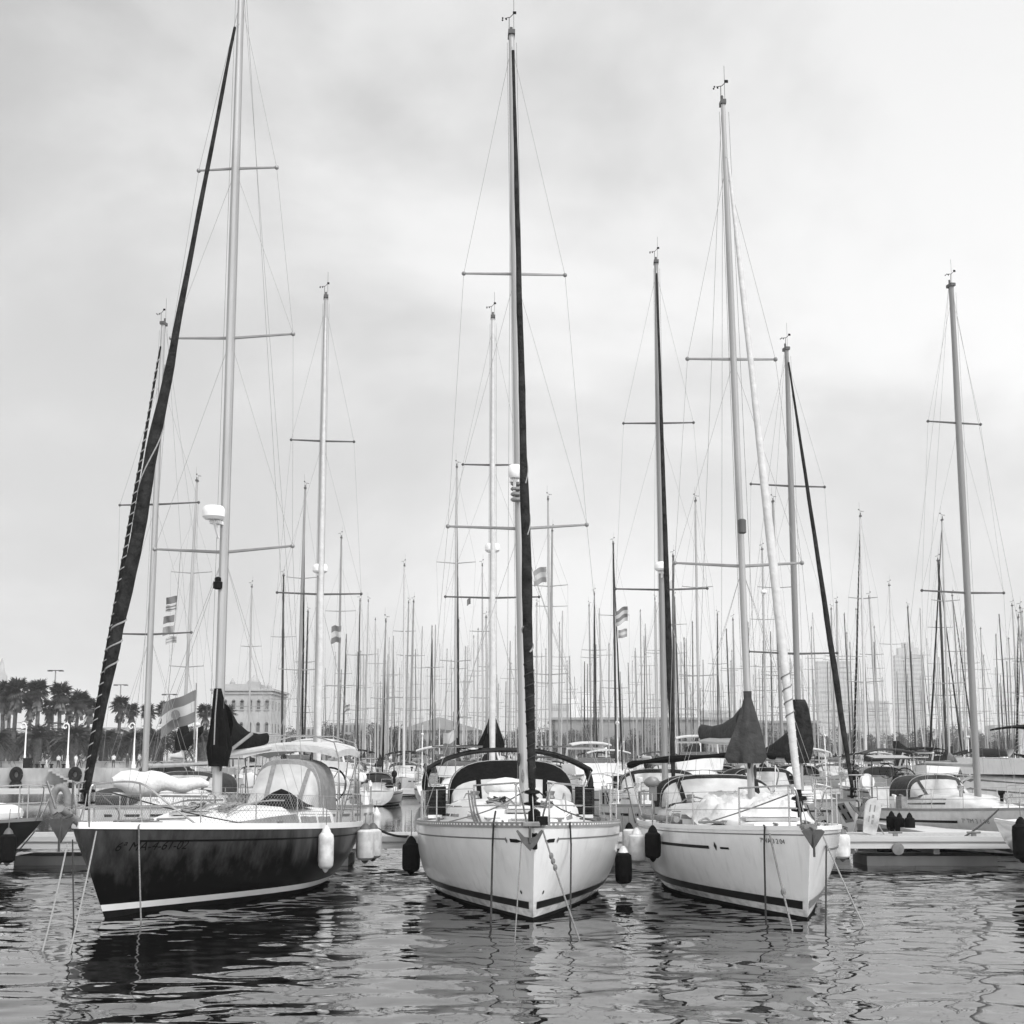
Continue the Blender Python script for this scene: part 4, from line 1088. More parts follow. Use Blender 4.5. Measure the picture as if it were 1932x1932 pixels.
# white fender board standing on the pontoon
mb = MB(); poly = []
for i in range(13): a = math.pi * i / 12; poly.append((.20 * math.cos(a), .66 + .22 * math.sin(a)))
poly += [(-.17, .12), (-.15, 0), (.15, 0), (.17, .12)]
prism(mb, poly, -.03, .03)
bo = mb.build('boarding_plank', M['gel3']); bo.location = P(1640, 1581, 36.3) + Vector((0, 0, 0)); bo.location.z = PZ; bo.rotation_euler = (R(76), R(0), R(-6)); 
bo.rotation_euler = (R(80), R(13), 0)
tag(bo, 'white rounded boarding plank with faint markings upright on the pontoon', 'plank')
mb = MB()
for (x, y, w_, h_) in ((-.07, .62, .03, .18), (.04, .64, .03, .16), (-.06, .36, .025, .14), (.03, .30, .05, .10), (.03, .44, .05, .08)): mb.box((x, y, .034), (w_, h_, .006))
mb.build('marking', M['greystripe'], bo)

# ================================================================== BOATS BEHIND
LAND = [(409, "the dark yacht's mast"), (985, "the centre yacht's mast"), (1415, "the right yacht's mast")]
BG = []
MASTM = {'p': ('pale', 'alu'), 'm': ('grey', 'alud'), 'd': ('dark', 'mastdark'), 'w': ('white', 'mastwhite')}
def bgboat(u, v, D, look='pD', th=0.0, away=False, L=None, det=1, hullm='gel', coverm=None, spr=None, row='far', seed=None, hood=None, bim=None, radar=None, name='sailboat', label=None, J=None, fb=None, stripes=True, cat='sailboat', striped=False):
    rnd = random.Random(int(u * 7 + v * 13) if seed is None else seed)
    T = P(u, v, D); Hm = T.z
    L = L or min(13.0, max(7.0, Hm * .70)); Bw = L * (.34 if L < 9 else .325)
    J = J or L * .37
    th_ = (math.pi if away else 0) + th
    lean = rnd.uniform(-.28, .28) if det < 2 else 0
    lx, ly = T.x + lean - J * math.sin(th_), T.y - J * math.cos(th_)
    fb = fb or .095 * L + .22
    b = Boat(name, None, (lx, ly), th_, L, Bw, fb, fb * .80, over=.06 * L, tr=.76, trk=.25 if det > 1 else 0, sag=.04)
    b.root['category'] = cat
    nt_ = (22, 12, 8)[2 - det]; 
    b.hull(M[hullm], nt_=(7, 12, 20)[det], nz=(3, 5, 8)[det], railm=(M['alud'] if det > 1 else None), deckm=M['nonskid'])
    sm = M[rnd.choice(['stripe', 'stripe', 'greystripe'])]
    if det > 0 and stripes:
        b.stripe('boot_stripe', .10, .20, sm, n=12)
        b.stripe('cove_line', .78, .84, sm, t0=.06, n=12, frac=True)
    h = .04 * L
    b.coach(.24 * L, .72 * L, .12 * L * .5, .105 * L, h + .05, M['gel2'], win=[(.45, .92, .3, .7)] if det else None, ramp=.5)
    base = (0, J, b.rz(J) - .02); top = b.l(T)
    if det > 0:
        if spr is None:
            k = 2 if Hm > 11 else 1
            spr = [(q, rnd.uniform(.75, 1.05)) for q in ((.36, .68) if k == 2 else (.52,))]
            spr = [(q, L * .095 * w_) for q, w_ in spr]
        sl = []
        for q, w_ in spr:
            z = lerp(base[2], top.z, q); xm = lerp(0, top.x, q)
            sl.append((z, (xm - w_, J + .22, z + .06), (xm + w_, J + .22, z + .06)))
    else:
        sl = []
        for q in ((.40, .70) if Hm > 11 else (.55,)):
            z = lerp(base[2], top.z, q); w_ = L * .085; sl.append((z, (-w_, J + .1, z + .05), (w_, J + .1, z + .05)))
    r = (.085 if det > 1 else .075) * (Hm / 15) ** .5 * (1.0 if det else .92) * (rnd.uniform(.8, 1.25) if det < 2 else 1)
    b.mast(base, top, r, M[MASTM[look[0]][1]], sl, rig=True, ft=rnd.choice([.98, .88, .98]), det=det, wr=.0045 if det > 1 else (.0055 if D < 120 else .006), gear=det > 0 or rnd.random() < .5, vane=det > 0, lowers=det > 0, sprm=M['spar' if det > 1 else 'alud'])
    if look[1] != 'N':
        gm = {'D': M['canvas'], 'W': M['sailp'], 'G': M['canvasm'], 'S': M['canvasb']}[look[1]]
        q = rnd.uniform(.93, .98); e = Vector((0, .25, fb + .35)); tpp = Vector(base).lerp(top, q) + Vector((0, -.12, 0))
        rr = (.085 if det > 1 else .07) * (1.0 if look[1] != 'W' else 1.15)
        b.genoa(e, tpp, [(0, rr * .5), (.08, rr * .8), (.2, rr), (.5, rr * .75), (.9, rr * .4), (1, rr * .3)], gm, rnd.random() * 9, n=10 if det > 1 else 6, drum=det > 1, strap=[(.03, .97, 38, .016)] if look[1] == 'S' and det > 0 else None, strapm=M['ropel'])
    elif det > 0:
        fs_ = MB(); fs_.tube([(0, .05, fb), top], .007, 4); b.add('forestay', fs_, M['wire'])
    cm = coverm or rnd.choice(['canvas', 'canvasb', 'canvas', 'canvasb', 'canvasg', 'canvasm', 'canvasl'])
    bz = base[2] + (.85 if det else .8)
    be = (rnd.uniform(-.3, .3), J + L * .36, bz + .05)
    b.boom((0, J + .1, bz), be, .06, M['alu'])
    if cm != 'none':
        b.cover((0, J + .02, bz + .05), be, .34 if det else .3, .14, M[cm], collar=rnd.uniform(.1, .5), seed=rnd.random() * 9)
    hood = rnd.choice(['canvas', 'canvasb', 'canvasg', 'canvasm', 'canvas', 'canvasg']) if hood is None else hood
    if hood and det > 0:
        b.hood(.60 * L, .66 * L, .78 * L, .105 * L, b.rz(.65 * L) - .08, .64, M[hood], bands=((0, .1), (.8, 1)), win=(.1, .8))
    bim = (rnd.random() < .5) if bim is None else bim
    if bim and det > 0:
        b.bimini(.80 * L, .97 * L, .13 * L, fb + 1.75, M[bim if isinstance(bim, str) else rnd.choice(['canvas', 'canvasb', 'canvas', 'canvasb', 'canvasg', 'canvasl'])], droop=.22, legs=det > 0)
    if det > 0:
        b.pushpit(rr=.015); b.pulpit(split=False, y1=L * .13, rr=.016)
        b.rails([L * q for q in ((.13, .28, .42, .56, .7, .85) if det > 1 else (.13, .5, .85))], .58)
        if rnd.random() < .6: b.wheel((0, L * .86, fb + .62), .36)
        if rnd.random() < .4:
            mb = MB(); x = rnd.choice([-1, 1]) * (b.half(L * .97) - .05); mb.ell((x, L * .98, fb + .72), (.16, .12, .2), 10, 8); mb.box((x, L * .98 + .06, fb + .42), (.14, .1, .4)); b.add('outboard_motor', mb, M['black'])
        if rnd.random() < .35:
            mb = MB(); mb.lathe([(.02, -.1), (.22, -.08), (.26, 0), (.22, .08), (.02, .1)], (rnd.choice([-1, 1]) * .7, L * .99, fb + .55), 14, 'y'); b.add('liferaft', mb, M['white'])
    if radar: b.radar(Vector(base).lerp(top, (radar - base[2]) / (top.z - base[2])) + Vector((0, -.25, 0)), .225)
    if det > 0:
        zc_ = lambda y, x=0: b.rz(y) if abs(x) < .1 * L else b.dz(y, x)
        for k in range(rnd.randint(1, 3) if det == 1 else 4):
            mb = MB(); y = L * rnd.uniform(.3, .6); x = rnd.choice([-1, 1]) * L * rnd.uniform(.03, .08); z = b.rz(y) - .03
            mb.lathe([(.05, 0), (.05, .16), (.09, .2), (.1, .3), (.04, .31)], (x, y, z), 8); b.add('dorade_vent', mb, M[rnd.choice(['white', 'steel', 'black'])])
        for k in range(rnd.randint(0, 3)):
            mb = MB(); y = L * (.62 + .05 * k); sd = rnd.choice([-1, 1]); x = sd * (b.half(y) - .16); z = b.sheer(y / L)
            mb.box((x, y, z + .2), (.18, .32, .36)); mb.tube([(x, y - .08, z + .4), (x, y + .1, z + .42)], .03, 6); b.add('jerrycan', mb, M[rnd.choice(['black', 'canvasm', 'white', 'canvasg'])])
        if rnd.random() < .35:
            mb = MB(); mb.ell((0, L * .2, b.dz(L * .2) + .22), (.55, L * .12, .26), 14, 8, rnd.random() * 9, .08); b.add('lashed_dinghy', mb, M[rnd.choice(['canvasm', 'white', 'canvasg', 'canvasl'])])
        if rnd.random() < .35:
            mb = MB(); x = rnd.choice([-1, 1]) * b.half(L * .96) * .8; z0 = b.sheer(.96); mb.tube([(x, L * .96, z0), (x, L * .96, z0 + 2.6)], .025, 6); mb.ell((x, L * .96, z0 + 2.65), (.07, .22, .07), 8, 6)
            for a in range(3): mb.box((x, L * .96 - .2, z0 + 2.65), (.05, .02, 1.0), rz=0); 
            b.add('wind_generator', mb, M['white'])
        if rnd.random() < .4:
            mb = MB(); z0 = b.sheer(.95); mb.box((0, L * .97, z0 + 1.55), (1.3, .6, .04), rx=.15); mb.tube([(-.6, L * .98, z0), (-.6, L * .97, z0 + 1.53)], .018, 6); mb.tube([(.6, L * .98, z0), (.6, L * .97, z0 + 1.53)], .018, 6); b.add('solar_panel', mb, M['glass'])
        for k in range(rnd.randint(2, 4)):
            mb = MB(); y = L * rnd.uniform(.76, .93); x = rnd.uniform(-.8, .8); mb.ell((x, y, b.dz(y, x) + .25), (rnd.uniform(.12, .3), rnd.uniform(.15, .3), rnd.uniform(.12, .3)), 10, 6, rnd.random() * 9, .5); b.add('cockpit_bag', mb, M[rnd.choice(['canvas', 'canvasl', 'canvasm', 'white', 'canvasb'])])
        if rnd.random() < .5:
            mb = MB(); x = rnd.choice([-1, 1]) * (b.half(L * .9) - .05); mb.tube([(x, L * .9 + .2 * math.cos(a), b.sheer(.9) + .45 + .26 * math.sin(a)) for a in [R(-60 + i * 20) for i in range(16)]], .07, 6); b.add('lifebuoy', mb, M[rnd.choice(['canvasm', 'white', 'canvasl'])])
    BG.append((b, u, v, D, look, row, label))
    return b

ROWB = 'just behind the pontoon'
B1 = bgboat(308, 612, 43.6, 'pS', R(11), L=10.8, det=2, coverm='none', hood='canvasg', bim=False, spr=[(.605, 1.28), (.33, 1.2)], row=ROWB, label='sailboat with striped dark furled headsail and white sail bundle, behind the dark yacht\'s bow')
mb = MB(); pa, pb = B1.l(P(212, 1487, 39.3)), B1.l(P(392, 1492, 40.5))
mb.tube([pa.lerp(pb, i / 12) + Vector((0, 0, .16 + .05 * math.sin(i * 1.3))) for i in range(13)], [.12, .24, .32, .34, .33, .34, .26, .2, .19, .2, .17, .14, .08], 12, squash=.9); B1.add('bagged_sail', mb, M['sailw'])
mb = MB(); mb.tube([pa + Vector((0, 0, -.16)), pb + Vector((0, 0, -.12))], .06, 8); B1.add('spinnaker_pole', mb, M['alu'])
B3 = bgboat(615, 562, 43.4, 'pW', R(-8.5), L=11.0, det=2, coverm='canvas', hood='canvasl', bim='canvasl', spr=[(.39, 1.25), (.70, .95)], row=ROWB, radar=P(610, 1073, 43.2).z, label='tall sailboat with white furled headsail and radar, behind the dark yacht\'s stern')
bgboat(930, 600, 43.3, 'wW', R(-1), L=11.0, det=2, coverm='canvasb', hood='canvasb', bim=False, spr=[(.40, 1.4), (.68, .9)], row=ROWB, radar=P(928, 1033, 43).z, label='white-masted sailboat with thick white headsail and radar, behind the centre yacht')
bgboat(1238, 496, 42.8, 'mD', R(2.7), L=11.4, det=2, coverm='none', hood='canvas', bim=False, hullm='gel2', spr=[(.37, 1.35), (.685, 1.05)], row=ROWB, radar=P(1242, 1068, 42.5).z, label='white sailboat with dark furled headsail, seen between the centre and right yachts')
for u_, ln_, r_, lab in ((701, .72, .13, 'slim white fender standing out beyond the dark yacht\'s stern'), (694, .66, .12, 'thin white fender half hidden behind the slim white one')):
    h_ = on_hull(B3, 1, u_, .9, r_ + .02); fender(h_, ln_, r_, M['fendw'], M['fendw'], lab, .2)
# painted boat
Bp = bgboat(1484, 660, 42.0, 'mD', R(-12), L=9.6, det=2, J=3.6, coverm='canvas', hood='canvas', bim=False, hullm='gel2', spr=[(.30, 1.35), (.68, 1.15)], row=ROWB, stripes=False, fb=1.45, label='grey sailboat with painted emblems on its bow, behind the right yacht\'s bow')
Bp.stripe('cove_line', .80, .83, M['stripe'], t0=.12, t1=.9, side=-1, n=16, frac=True)
Bp.stripe('cove_line', .80, .83, M['stripe'], t0=.065, t1=.11, side=-1, n=6, frac=True)
def poly_marks(lst): 
    vs, fs = [], []
    for pl in lst: fs.append(tuple(range(len(vs), len(vs) + len(pl)))); vs += [(x, y, 0) for x, y in pl]
    return vs, fs
def scl(lst, k): return [[(x * k, y * k) for x, y in pl] for pl in lst]
def crescent(cx, cy, r, a0, a1, w0, n=10):
    o = [(cx + r * math.cos(R(lerp(a0, a1, i / n))), cy + r * math.sin(R(lerp(a0, a1, i / n)))) for i in range(n + 1)]
    o += [(cx + (r - w0 * math.sin(math.pi * i / n)) * math.cos(R(lerp(a0, a1, i / n))), cy + (r - w0 * math.sin(math.pi * i / n)) * math.sin(R(lerp(a0, a1, i / n)))) for i in range(n - 1, 0, -1)]
    return o
sw = []
for cc in (crescent(0, 0, .24, 130, 300, .13), crescent(.02, .03, .24, 20, 140, .09), crescent(0, -.03, .17, 260, 350, .08)):
    n = len(cc)
    h_ = n // 2
    for i in range(h_ - 0):
        j = n - 1 - i + 1
        a_, b__, c__, d__ = cc[i], cc[i + 1], cc[(n - i - 1) % n], cc[(n - i) % n]
        sw.append([a_, b__, c__, d__])
sw += [[(-.02, -.09), (.09, -.05), (.06, .07), (-.05, .06)], [(.04, .07), (.14, .10), (.12, .16), (.03, .13)], [(-.40, .06), (-.30, .12), (-.28, .08), (-.38, .02)], [(-.40, -.02), (-.28, .05), (-.27, .0), (-.37, -.06)]]
Bp.hull_marks('painted_emblem', poly_marks(scl(sw, .66)), 1.02, .74, -1, M['letter'], flip=True)
ey = [[(-.18, .05), (0, .12), (.18, .06), (.16, .03), (0, .08), (-.17, .02)], [(-.15, 0), (-.05, .05), (.06, .05), (.15, 0), (.05, -.02), (-.06, -.02)], [(.08, -.02), (.12, -.02), (.13, -.14), (.10, -.14)], [(-.10, -.03), (-.06, -.03), (0, -.12), (.08, -.14), (.06, -.16), (-.04, -.15)]]
Bp.hull_marks('painted_eye', poly_marks(scl(ey, .70)), .52, .70, -1, M['greystripe'], flip=True)
Bp.hull_marks('registration_number', text_mesh('568', .17), 1.22, 1.02, -1, M['greystripe'], flip=True)
Bp.hull_marks('registration_number', text_mesh('91', .17), .84, 1.05, -1, M['greystripe'], flip=True)
Bp.hull_marks('painted_panel', poly_marks(scl([[(0, 0), (.30, .06), (.12, .64), (-.18, .58)]], .82)), .42, .86, -1, M['greystripe'], flip=True)
Bp.hull_marks('panel_figure', poly_marks(scl([[(.02, .10), (.08, .11), (.0, .30), (-.05, .28)], [(.20, .14), (.27, .16), (.19, .36), (.13, .34)], [(-.08, .40), (-.02, .41), (-.06, .54), (-.11, .53)], [(.06, .44), (.13, .46), (.10, .57), (.04, .55)]], .82)), .42, .86, -1, M['letter'], flip=True, off=.011)
Bp.anchor((0, -.15, 1.34), .8, 'plough')
Bt = bgboat(1795, 540, 41.3, 'mN', R(-14), L=8.8, det=2, J=3.6, coverm='none', hood='canvasg', bim=False, hullm='gel2', spr=[(.385, 1.3), (.72, .85)], row=ROWB, stripes=False, fb=1.25, label='pale sailboat lying side-on at right with dark stripe and bare grey mast')
Bt.stripe('cove_line', .70, .76, M['stripe'], t0=.30, t1=1, side=-1, n=14, frac=True)
Bt.stripe('cove_line', .70, .76, M['stripe'], t0=.10, t1=.15, side=-1, n=6, frac=True)
Bt.hull_marks('registration_number', text_mesh('7ª TM 3 1 98', .16), 2.55, .82, -1, M['greystripe'], flip=True)
print('T row B done')

LIST = [ # masthead u, v, look
(372, 908, 'pN'), (576, 922, 'mD'), (535, 1086, 'dN'), (644, 1015, 'mN'), (475, 1108, 'pN'), (460, 1118, 'pN'), (695, 1135, 'pN'), (675, 1232, 'dN'), (686, 1234, 'pW'), (728, 1174, 'mD'),
(717, 1254, 'dN'), (763, 1068, 'wN'), (754, 1262, 'mN'), (784, 1227, 'dN'), (778, 1266, 'pN'), (806, 1264, 'pN'), (830, 1214, 'wN'), (910, 1068, 'pN'), (902, 1188, 'pN'), (918, 1238, 'mN'), (862, 882, 'pD'),
(875, 1285, 'mN'), (840, 1314, 'pN'), (704, 1322, 'mN'), (644, 1263, 'dN'), (744, 1305, 'mW'), (1034, 943, 'pN'), (1042, 1002, 'mN'), (1157, 1026, 'dD'), (1208, 1153, 'mN'), (1215, 1200, 'mN'),
(1270, 1050, 'dN'), (1056, 1186, 'mN'), (1013, 1141, 'pN'), (1070, 1248, 'mN'), (1084, 1279, 'mN'), (1103, 1248, 'dD'), (1133, 1269, 'mS'), (1149, 1216, 'mN'), (1195, 1235, 'pS'), (1170, 1269, 'dN'),
(1225, 1255, 'mN'), (1096, 1297, 'mN'), (1022, 1232, 'pN'), (1232, 1309, 'mN'), (1312, 946, 'pN'), (1458, 947, 'mN'), (1438, 1037, 'pN'), (1383, 1170, 'mN'), (1623, 975, 'wS'), (1622, 1243, 'mN'),
(1640, 1129, 'pN'), (1504, 1259, 'mN'), (1511, 1243, 'pN'), (1561, 1248, 'dN'), (1303, 1290, 'mN'), (1321, 1298, 'dN'), (1340, 1275, 'pW'), (1379, 1248, 'mN'), (1426, 1256, 'pN'), (1432, 1262, 'mN'),
(1544, 1296, 'pN'), (1371, 1325, 'dN'), (1285, 1211, 'mW'), (1350, 1309, 'pN'), (1678, 1105, 'wN'), (1736, 1147, 'pN'), (1770, 1058, 'dD'), (1777, 982, 'pD'), (1814, 1191, 'pG'), (1855, 1239, 'mN'),
(1878, 1259, 'mN'), (1892, 1283, 'pN'), (1910, 1143, 'pN'), (1928, 1155, 'mD'), (1886, 1289, 'dN'), (1719, 1232, 'dN'), (1664, 1278, 'mN'), (1756, 1301, 'dN'), (1777, 1267, 'mN'), (1628, 1311, 'pN'),
(1840, 1299, 'mN'), (1748, 1204, 'pN'), (1705, 1248, 'mN'), (1903, 1205, 'mN'), (596, 1250, 'pN'), (566, 1230, 'mN'), (620, 1285, 'pN'), (428, 1130, 'pN'), (500, 1240, 'mN')]
rg = random.Random(21)
for k in range(135):
    LIST.append((rg.uniform(500, 1930), rg.uniform(1225, 1350), rg.choice(['pN', 'mN', 'mN', 'mN', 'dN', 'pW', 'mD', 'dN'])))
for k in range(62):
    LIST.append((rg.uniform(505, 1930), rg.uniform(1118, 1245), rg.choice(['mN', 'dN', 'mN', 'dN', 'pN', 'dD', 'mS', 'pN'])))
for k in range(75):
    LIST.append((rg.uniform(505, 1930), rg.uniform(1150, 1345), rg.choice(['mN', 'dN', 'dN', 'mN', 'pN', 'dN'])))
ROWS = [(84, True), (103, False), (118, False), (133, True), (152, False), (165, True), (180, True), (199, False), (212, True), (226, True), (244, False), (256, False), (268, True), (286, False), (303, True)]
slots = {d: [] for d, _ in ROWS}
LIST.sort(key=lambda q: q[1])
placed = 0
for (u, v, look) in LIST:
    best = None
    for d, aw in ROWS:
        dj = d + rg.uniform(-1.2, 1.2); T = P(u, v, dj)
        if not (9.0 <= T.z <= 19.5): continue
        lim = -21 if d < 170 else -29
        if T.x < lim and not (d < 90 and T.x > -27): continue
        gap = min([abs(T.x - x) for x in slots[d]] + [99])
        if gap < (4.0 if d < 110 else 3.4): continue
        cost = abs(T.z - 14.0) + d * .006
        if best is None or cost < best[0]: best = (cost, d, dj, aw, T.x)
    if best is None: continue
    _, d, dj, aw, x = best
    slots[d].append(x)
    row = 'in the middle rows' if d < 140 else 'in the far rows'
    det = 1 if d < 140 else 0
    bgboat(u, v, dj, look, R(rg.uniform(-4, 4)), away=aw, det=det, row=row, L=None if d > 90 else min(12.5, max(8, P(u, v, dj).z * .66)), hullm=rg.choice(['gel', 'gel', 'gel2', 'gel', 'gel3', 'darkhull2']), radar=P(u, 1117, dj).z if (u, v) == (1438, 1037) else None)
    placed += 1
print('placed', placed, 'of', len(LIST))
# unfilled berths of the nearer rows whose masts hide behind others still hold hulls only where the photo shows clutter
for d in (93.5, 142.5, 189.5, 235, 277):
    pf = empty('pontoon', (20, d, 0)); tag(pf, {93.5: 'low pontoon among the moored boats of the nearest middle row', 142.5: 'low pontoon between the middle and far rows of boats', 189.5: 'low pontoon crossing among the far rows of boats', 235: 'low distant pontoon behind most of the masts', 277: 'most distant low pontoon near the far shore'}[d], 'pontoon', 'pontoons of the marina behind')
    w0 = 46 if d < 170 else 49
    mb = MB(); mb.box((0, 0, .5), (w0 * 2 + 20, 2.2, .3)); mb.build('walkway', M['pont'], pf, 0)
    mb = MB()
    for k in range(12): mb.box((-w0 + k * w0 * 2 / 11, 0, .12), (3, 1.8, .5))
    mb.build('float', M['concw'], pf, 0)

# ---- canvas wrapped round particular masts
def mast_cover(key, rings, boom, m, depth=.7):
    it = [q for q in BG if abs(q[1] - key) < .5][0]; b, D = it[0], it[3]
    def mu(v):
        best = None
        for i in range(200):
            w_ = b.w(b.mb_.lerp(b.mt_, i / 200 * .6)); pu, pv = proj(w_)
            if best is None or abs(pv - v) < best[0]: best = (abs(pv - v), pu)
        return best[1]
    rr = [(v, mu(v) + a, mu(v) + c) for v, a, c in rings]
    dd = 1 if math.cos(b.th) > 0 else -1
    collar_cover(b, rr, D, [(mu(v) + du, v, hh, D + dd * dy) for du, v, hh, dy in boom], M[m], depth=depth)
mast_cover(1484, [(1320, -11, 14), (1328, -14, 18), (1345, -13, 22), (1375, -20, 25), (1405, -28, 26), (1432, -30, 20), (1440, -24, 16)], [(-12, 1400, .38, .3), (-30, 1408, .28, 1.4), (-48, 1415, .2, 2.6), (-62, 1418, .14, 3.8)], 'canvas')
mast_cover(930, [(1352, -5, 6), (1365, -9, 10), (1385, -17, 17), (1405, -24, 22), (1414, -22, 20)], [], 'canvasb', .5)
mast_cover(372, [(1364, -7, 5), (1374, -10, 8), (1392, -15, 12), (1410, -14, 10), (1416, -12, 8)], [(4, 1400, .4, .5), (18, 1390, .35, 1.2), (34, 1376, .2, 2)], 'canvasb')
mast_cover(1678, [(1398, -3, 8), (1408, -4, 14), (1425, -4, 22), (1450, -3, 10)], [(10, 1414, .5, .5), (20, 1420, .45, 1), (32, 1424, .35, 2)], 'canvasb')
mast_cover(1770, [(1408, 2, 12), (1425, -8, 12), (1440, -20, 12), (1450, -18, 10)], [(-5, 1436, .4, .5), (-20, 1440, .35, 1), (-36, 1438, .3, 2)], 'canvas')
mast_cover(862, [(1392, -5, 6), (1405, -8, 9), (1420, -12, 12)], [], 'canvasb')
mast_cover(1312, [(1390, -6, 6), (1405, -10, 9), (1428, -14, 12)], [(-6, 1415, .4, .5), (-22, 1420, .3, 2)], 'canvas')
# ---- motor yachts
def motor(u, vw, D, L, th, label, seed):
    p = P(u, 1440, D); b = Boat('motor_yacht', label, (p.x, p.y), th, L, L * .31, L * .11 + .25, L * .08 + .2, over=L * .09, tr=.9, trk=0, sag=.0, group='motor yachts among the sailboats')
    b.root['category'] = 'motorboat'
    b.hull(M['gel3' if seed % 2 else 'gel2'], nt_=12, nz=5, deckm=M['nonskid']); b.stripe('hull_stripe', .6, .68, M['stripe'], n=10, frac=True)
    b.coach(.25 * L, .82 * L, .06 * L, .13 * L, .085 * L, M['gel2'], win=[(.25, .9, .35, .8)], ramp=.35, name='cabin')
    z = b.dz(.5 * L) + .085 * L
    mb = MB(); mb.loft([[(-.11 * L, .42 * L, z), (.11 * L, .42 * L, z), (.12 * L, .8 * L, z), (-.12 * L, .8 * L, z)], [(-.12 * L, .40 * L, z + .06 * L), (.12 * L, .40 * L, z + .06 * L), (.13 * L, .86 * L, z + .05 * L), (-.13 * L, .86 * L, z + .05 * L)]]); b.add('flybridge', mb, M['gel'], smooth=20)
    mb = MB(); mb.loft([[(-.10 * L, .44 * L, z + .062 * L), (.10 * L, .44 * L, z + .062 * L), (.10 * L, .46 * L, z + .062 * L), (-.10 * L, .46 * L, z + .062 * L)], [(-.09 * L, .48 * L, z + .09 * L), (.09 * L, .48 * L, z + .09 * L), (.09 * L, .5 * L, z + .09 * L), (-.09 * L, .5 * L, z + .09 * L)]]); b.add('windscreen', mb, M['glass'])
    mb = MB(); mb.tube([(-.12 * L, .82 * L, z), (-.11 * L, .74 * L, z + .14 * L), (.11 * L, .74 * L, z + .14 * L), (.12 * L, .82 * L, z)], .06, 8); b.add('radar_arch', mb, M['white'])
    b.pulpit(split=False, y1=L * .3, h=.7)
    b.bimini(.56 * L, .78 * L, .11 * L, z + .17 * L, M['canvasb' if seed % 2 else 'canvasl'], droop=.1, legs=False)
motor(1700, 0, 56, 9.5, R(150), 'white motor yacht with flybridge lying behind the painted boat', 1)
motor(806, 0, 62, 8.0, R(20), 'small white motor yacht, bow on beside the centre yacht\'s left side', 5)
motor(1330, 0, 66, 9.5, R(4), 'white motor yacht bow on, seen over the right yacht\'s cabin', 2)
motor(1150, 0, 64, 8.5, R(-6), 'white motor yacht bow on, seen right of the centre yacht', 4)
motor(520, 0, 66, 9.0, R(10), 'white motor yacht seen over the dark yacht\'s cabin top', 6)
motor(1840, 0, 74, 8.0, R(-12), 'white motor yacht seen over the side-on pale sailboat', 7)

# ---- labels of the boats behind: look, row, where, order from the left
ORD = ['', 'first', 'second', 'third', 'fourth', 'fifth', 'sixth', 'seventh', 'eighth', 'ninth', 'tenth', 'eleventh', 'twelfth', 'thirteenth', 'fourteenth']
FURL = {'N': 'bare forestay', 'D': 'dark furled headsail', 'W': 'white furled headsail', 'G': 'grey furled headsail', 'S': 'striped furled headsail'}
def zone(u):
    if u < 410: return "left of the dark yacht's mast"
    if u < 975: return 'between the dark and centre yachts'
    if u < 1395: return 'between the centre and right yachts'
    return "right of the right yacht's mast"
cnt = {}
for it in sorted([q for q in BG if not q[6]], key=lambda q: q[1]):
    k = (it[4], it[5], zone(it[1])); cnt.setdefault(k, []).append(it)
for k, its in cnt.items():
    for i, it in enumerate(its):
        s_ = f"{MASTM[k[0][0]][0]} mast, {FURL[k[0][1]]}, {'far' if 'far' in k[1] else 'middle'} rows, {k[2]}"
        if len(its) > 1: s_ = (ORD[i + 1] if i < 14 else f'{i + 1}th') + ' from left: ' + s_
        tag(it[0].root, s_ , None, 'sailboats moored behind the front row')
for it in BG:
    if it[6]: tag(it[0].root, it[6], None, 'sailboats moored behind the front row')

# ================================================================== FLAGS
def flag(p, w, h, bands, label, droop=.25, staff=None, dirx=-1, vertical=False, seed=1):
    """bands: materials from top to bottom; hoist at p (top), flying towards dirx"""
    o = empty('flag', p); tag(o, label, 'flag', 'flags flying among the rigging')
    mb = MB(); nx, ny = 14, 3 * len(bands); rows = []
    for j in range(ny + 1):
        row = []
        for i in range(nx + 1):
            s_ = i / nx; t_ = j / ny
            x = dirx * w * s_ * .95; z = -h * t_ - droop * w * s_ ** 1.3 * (.9 + .1 * t_) + .05 * h * math.sin(s_ * 7 + t_ * 1.4 + seed)
            y = .11 * w * math.sin(s_ * 6.5 + t_ * 1.2 + seed)
            row.append((x, y, z))
        rows.append(row)
    nb = len(bands); vs = [q for r_ in rows for q in r_]; fs = []; mi = []
    for j in range(ny):
        for i in range(nx):
            a = j * (nx + 1) + i; mb.f.append((a, a + 1, a + nx + 2, a + nx + 1)); mb.mi.append(j * nb // ny)
    mb.v = vs
    mb.build('cloth', bands, o, 60)
    if staff: mb = MB(); mb.tube([(0, 0, .25), (0, 0, -staff)], .018, 6); mb.build('flagstaff', M['alud'], o)
    return o
G1, G2, G3 = M['canvas'], M['canvasm'], M['canvasl']
fm = mat('flag_mid', .22, .8, var=.1); fd = mat('flag_dark', .13, .8, var=.1); fl = mat('flag_light', .40, .8, var=.1)
fo = flag(P(370, 1303, 47.8), 1.15, 1.0, [fd, fl, fd], 'large banded flag with a crest flying behind the dark yacht\'s mast', .45, 2.4, seed=2)
mb = MB(); mb.add([(-.62 + .15 * math.cos(a), .02 + .0, -.78 + .16 * math.sin(a)) for a in [k * .628 for k in range(10)]], [tuple(range(10))]); mb.build('crest', fd, fo, 0).location = (0, -.12, 0)
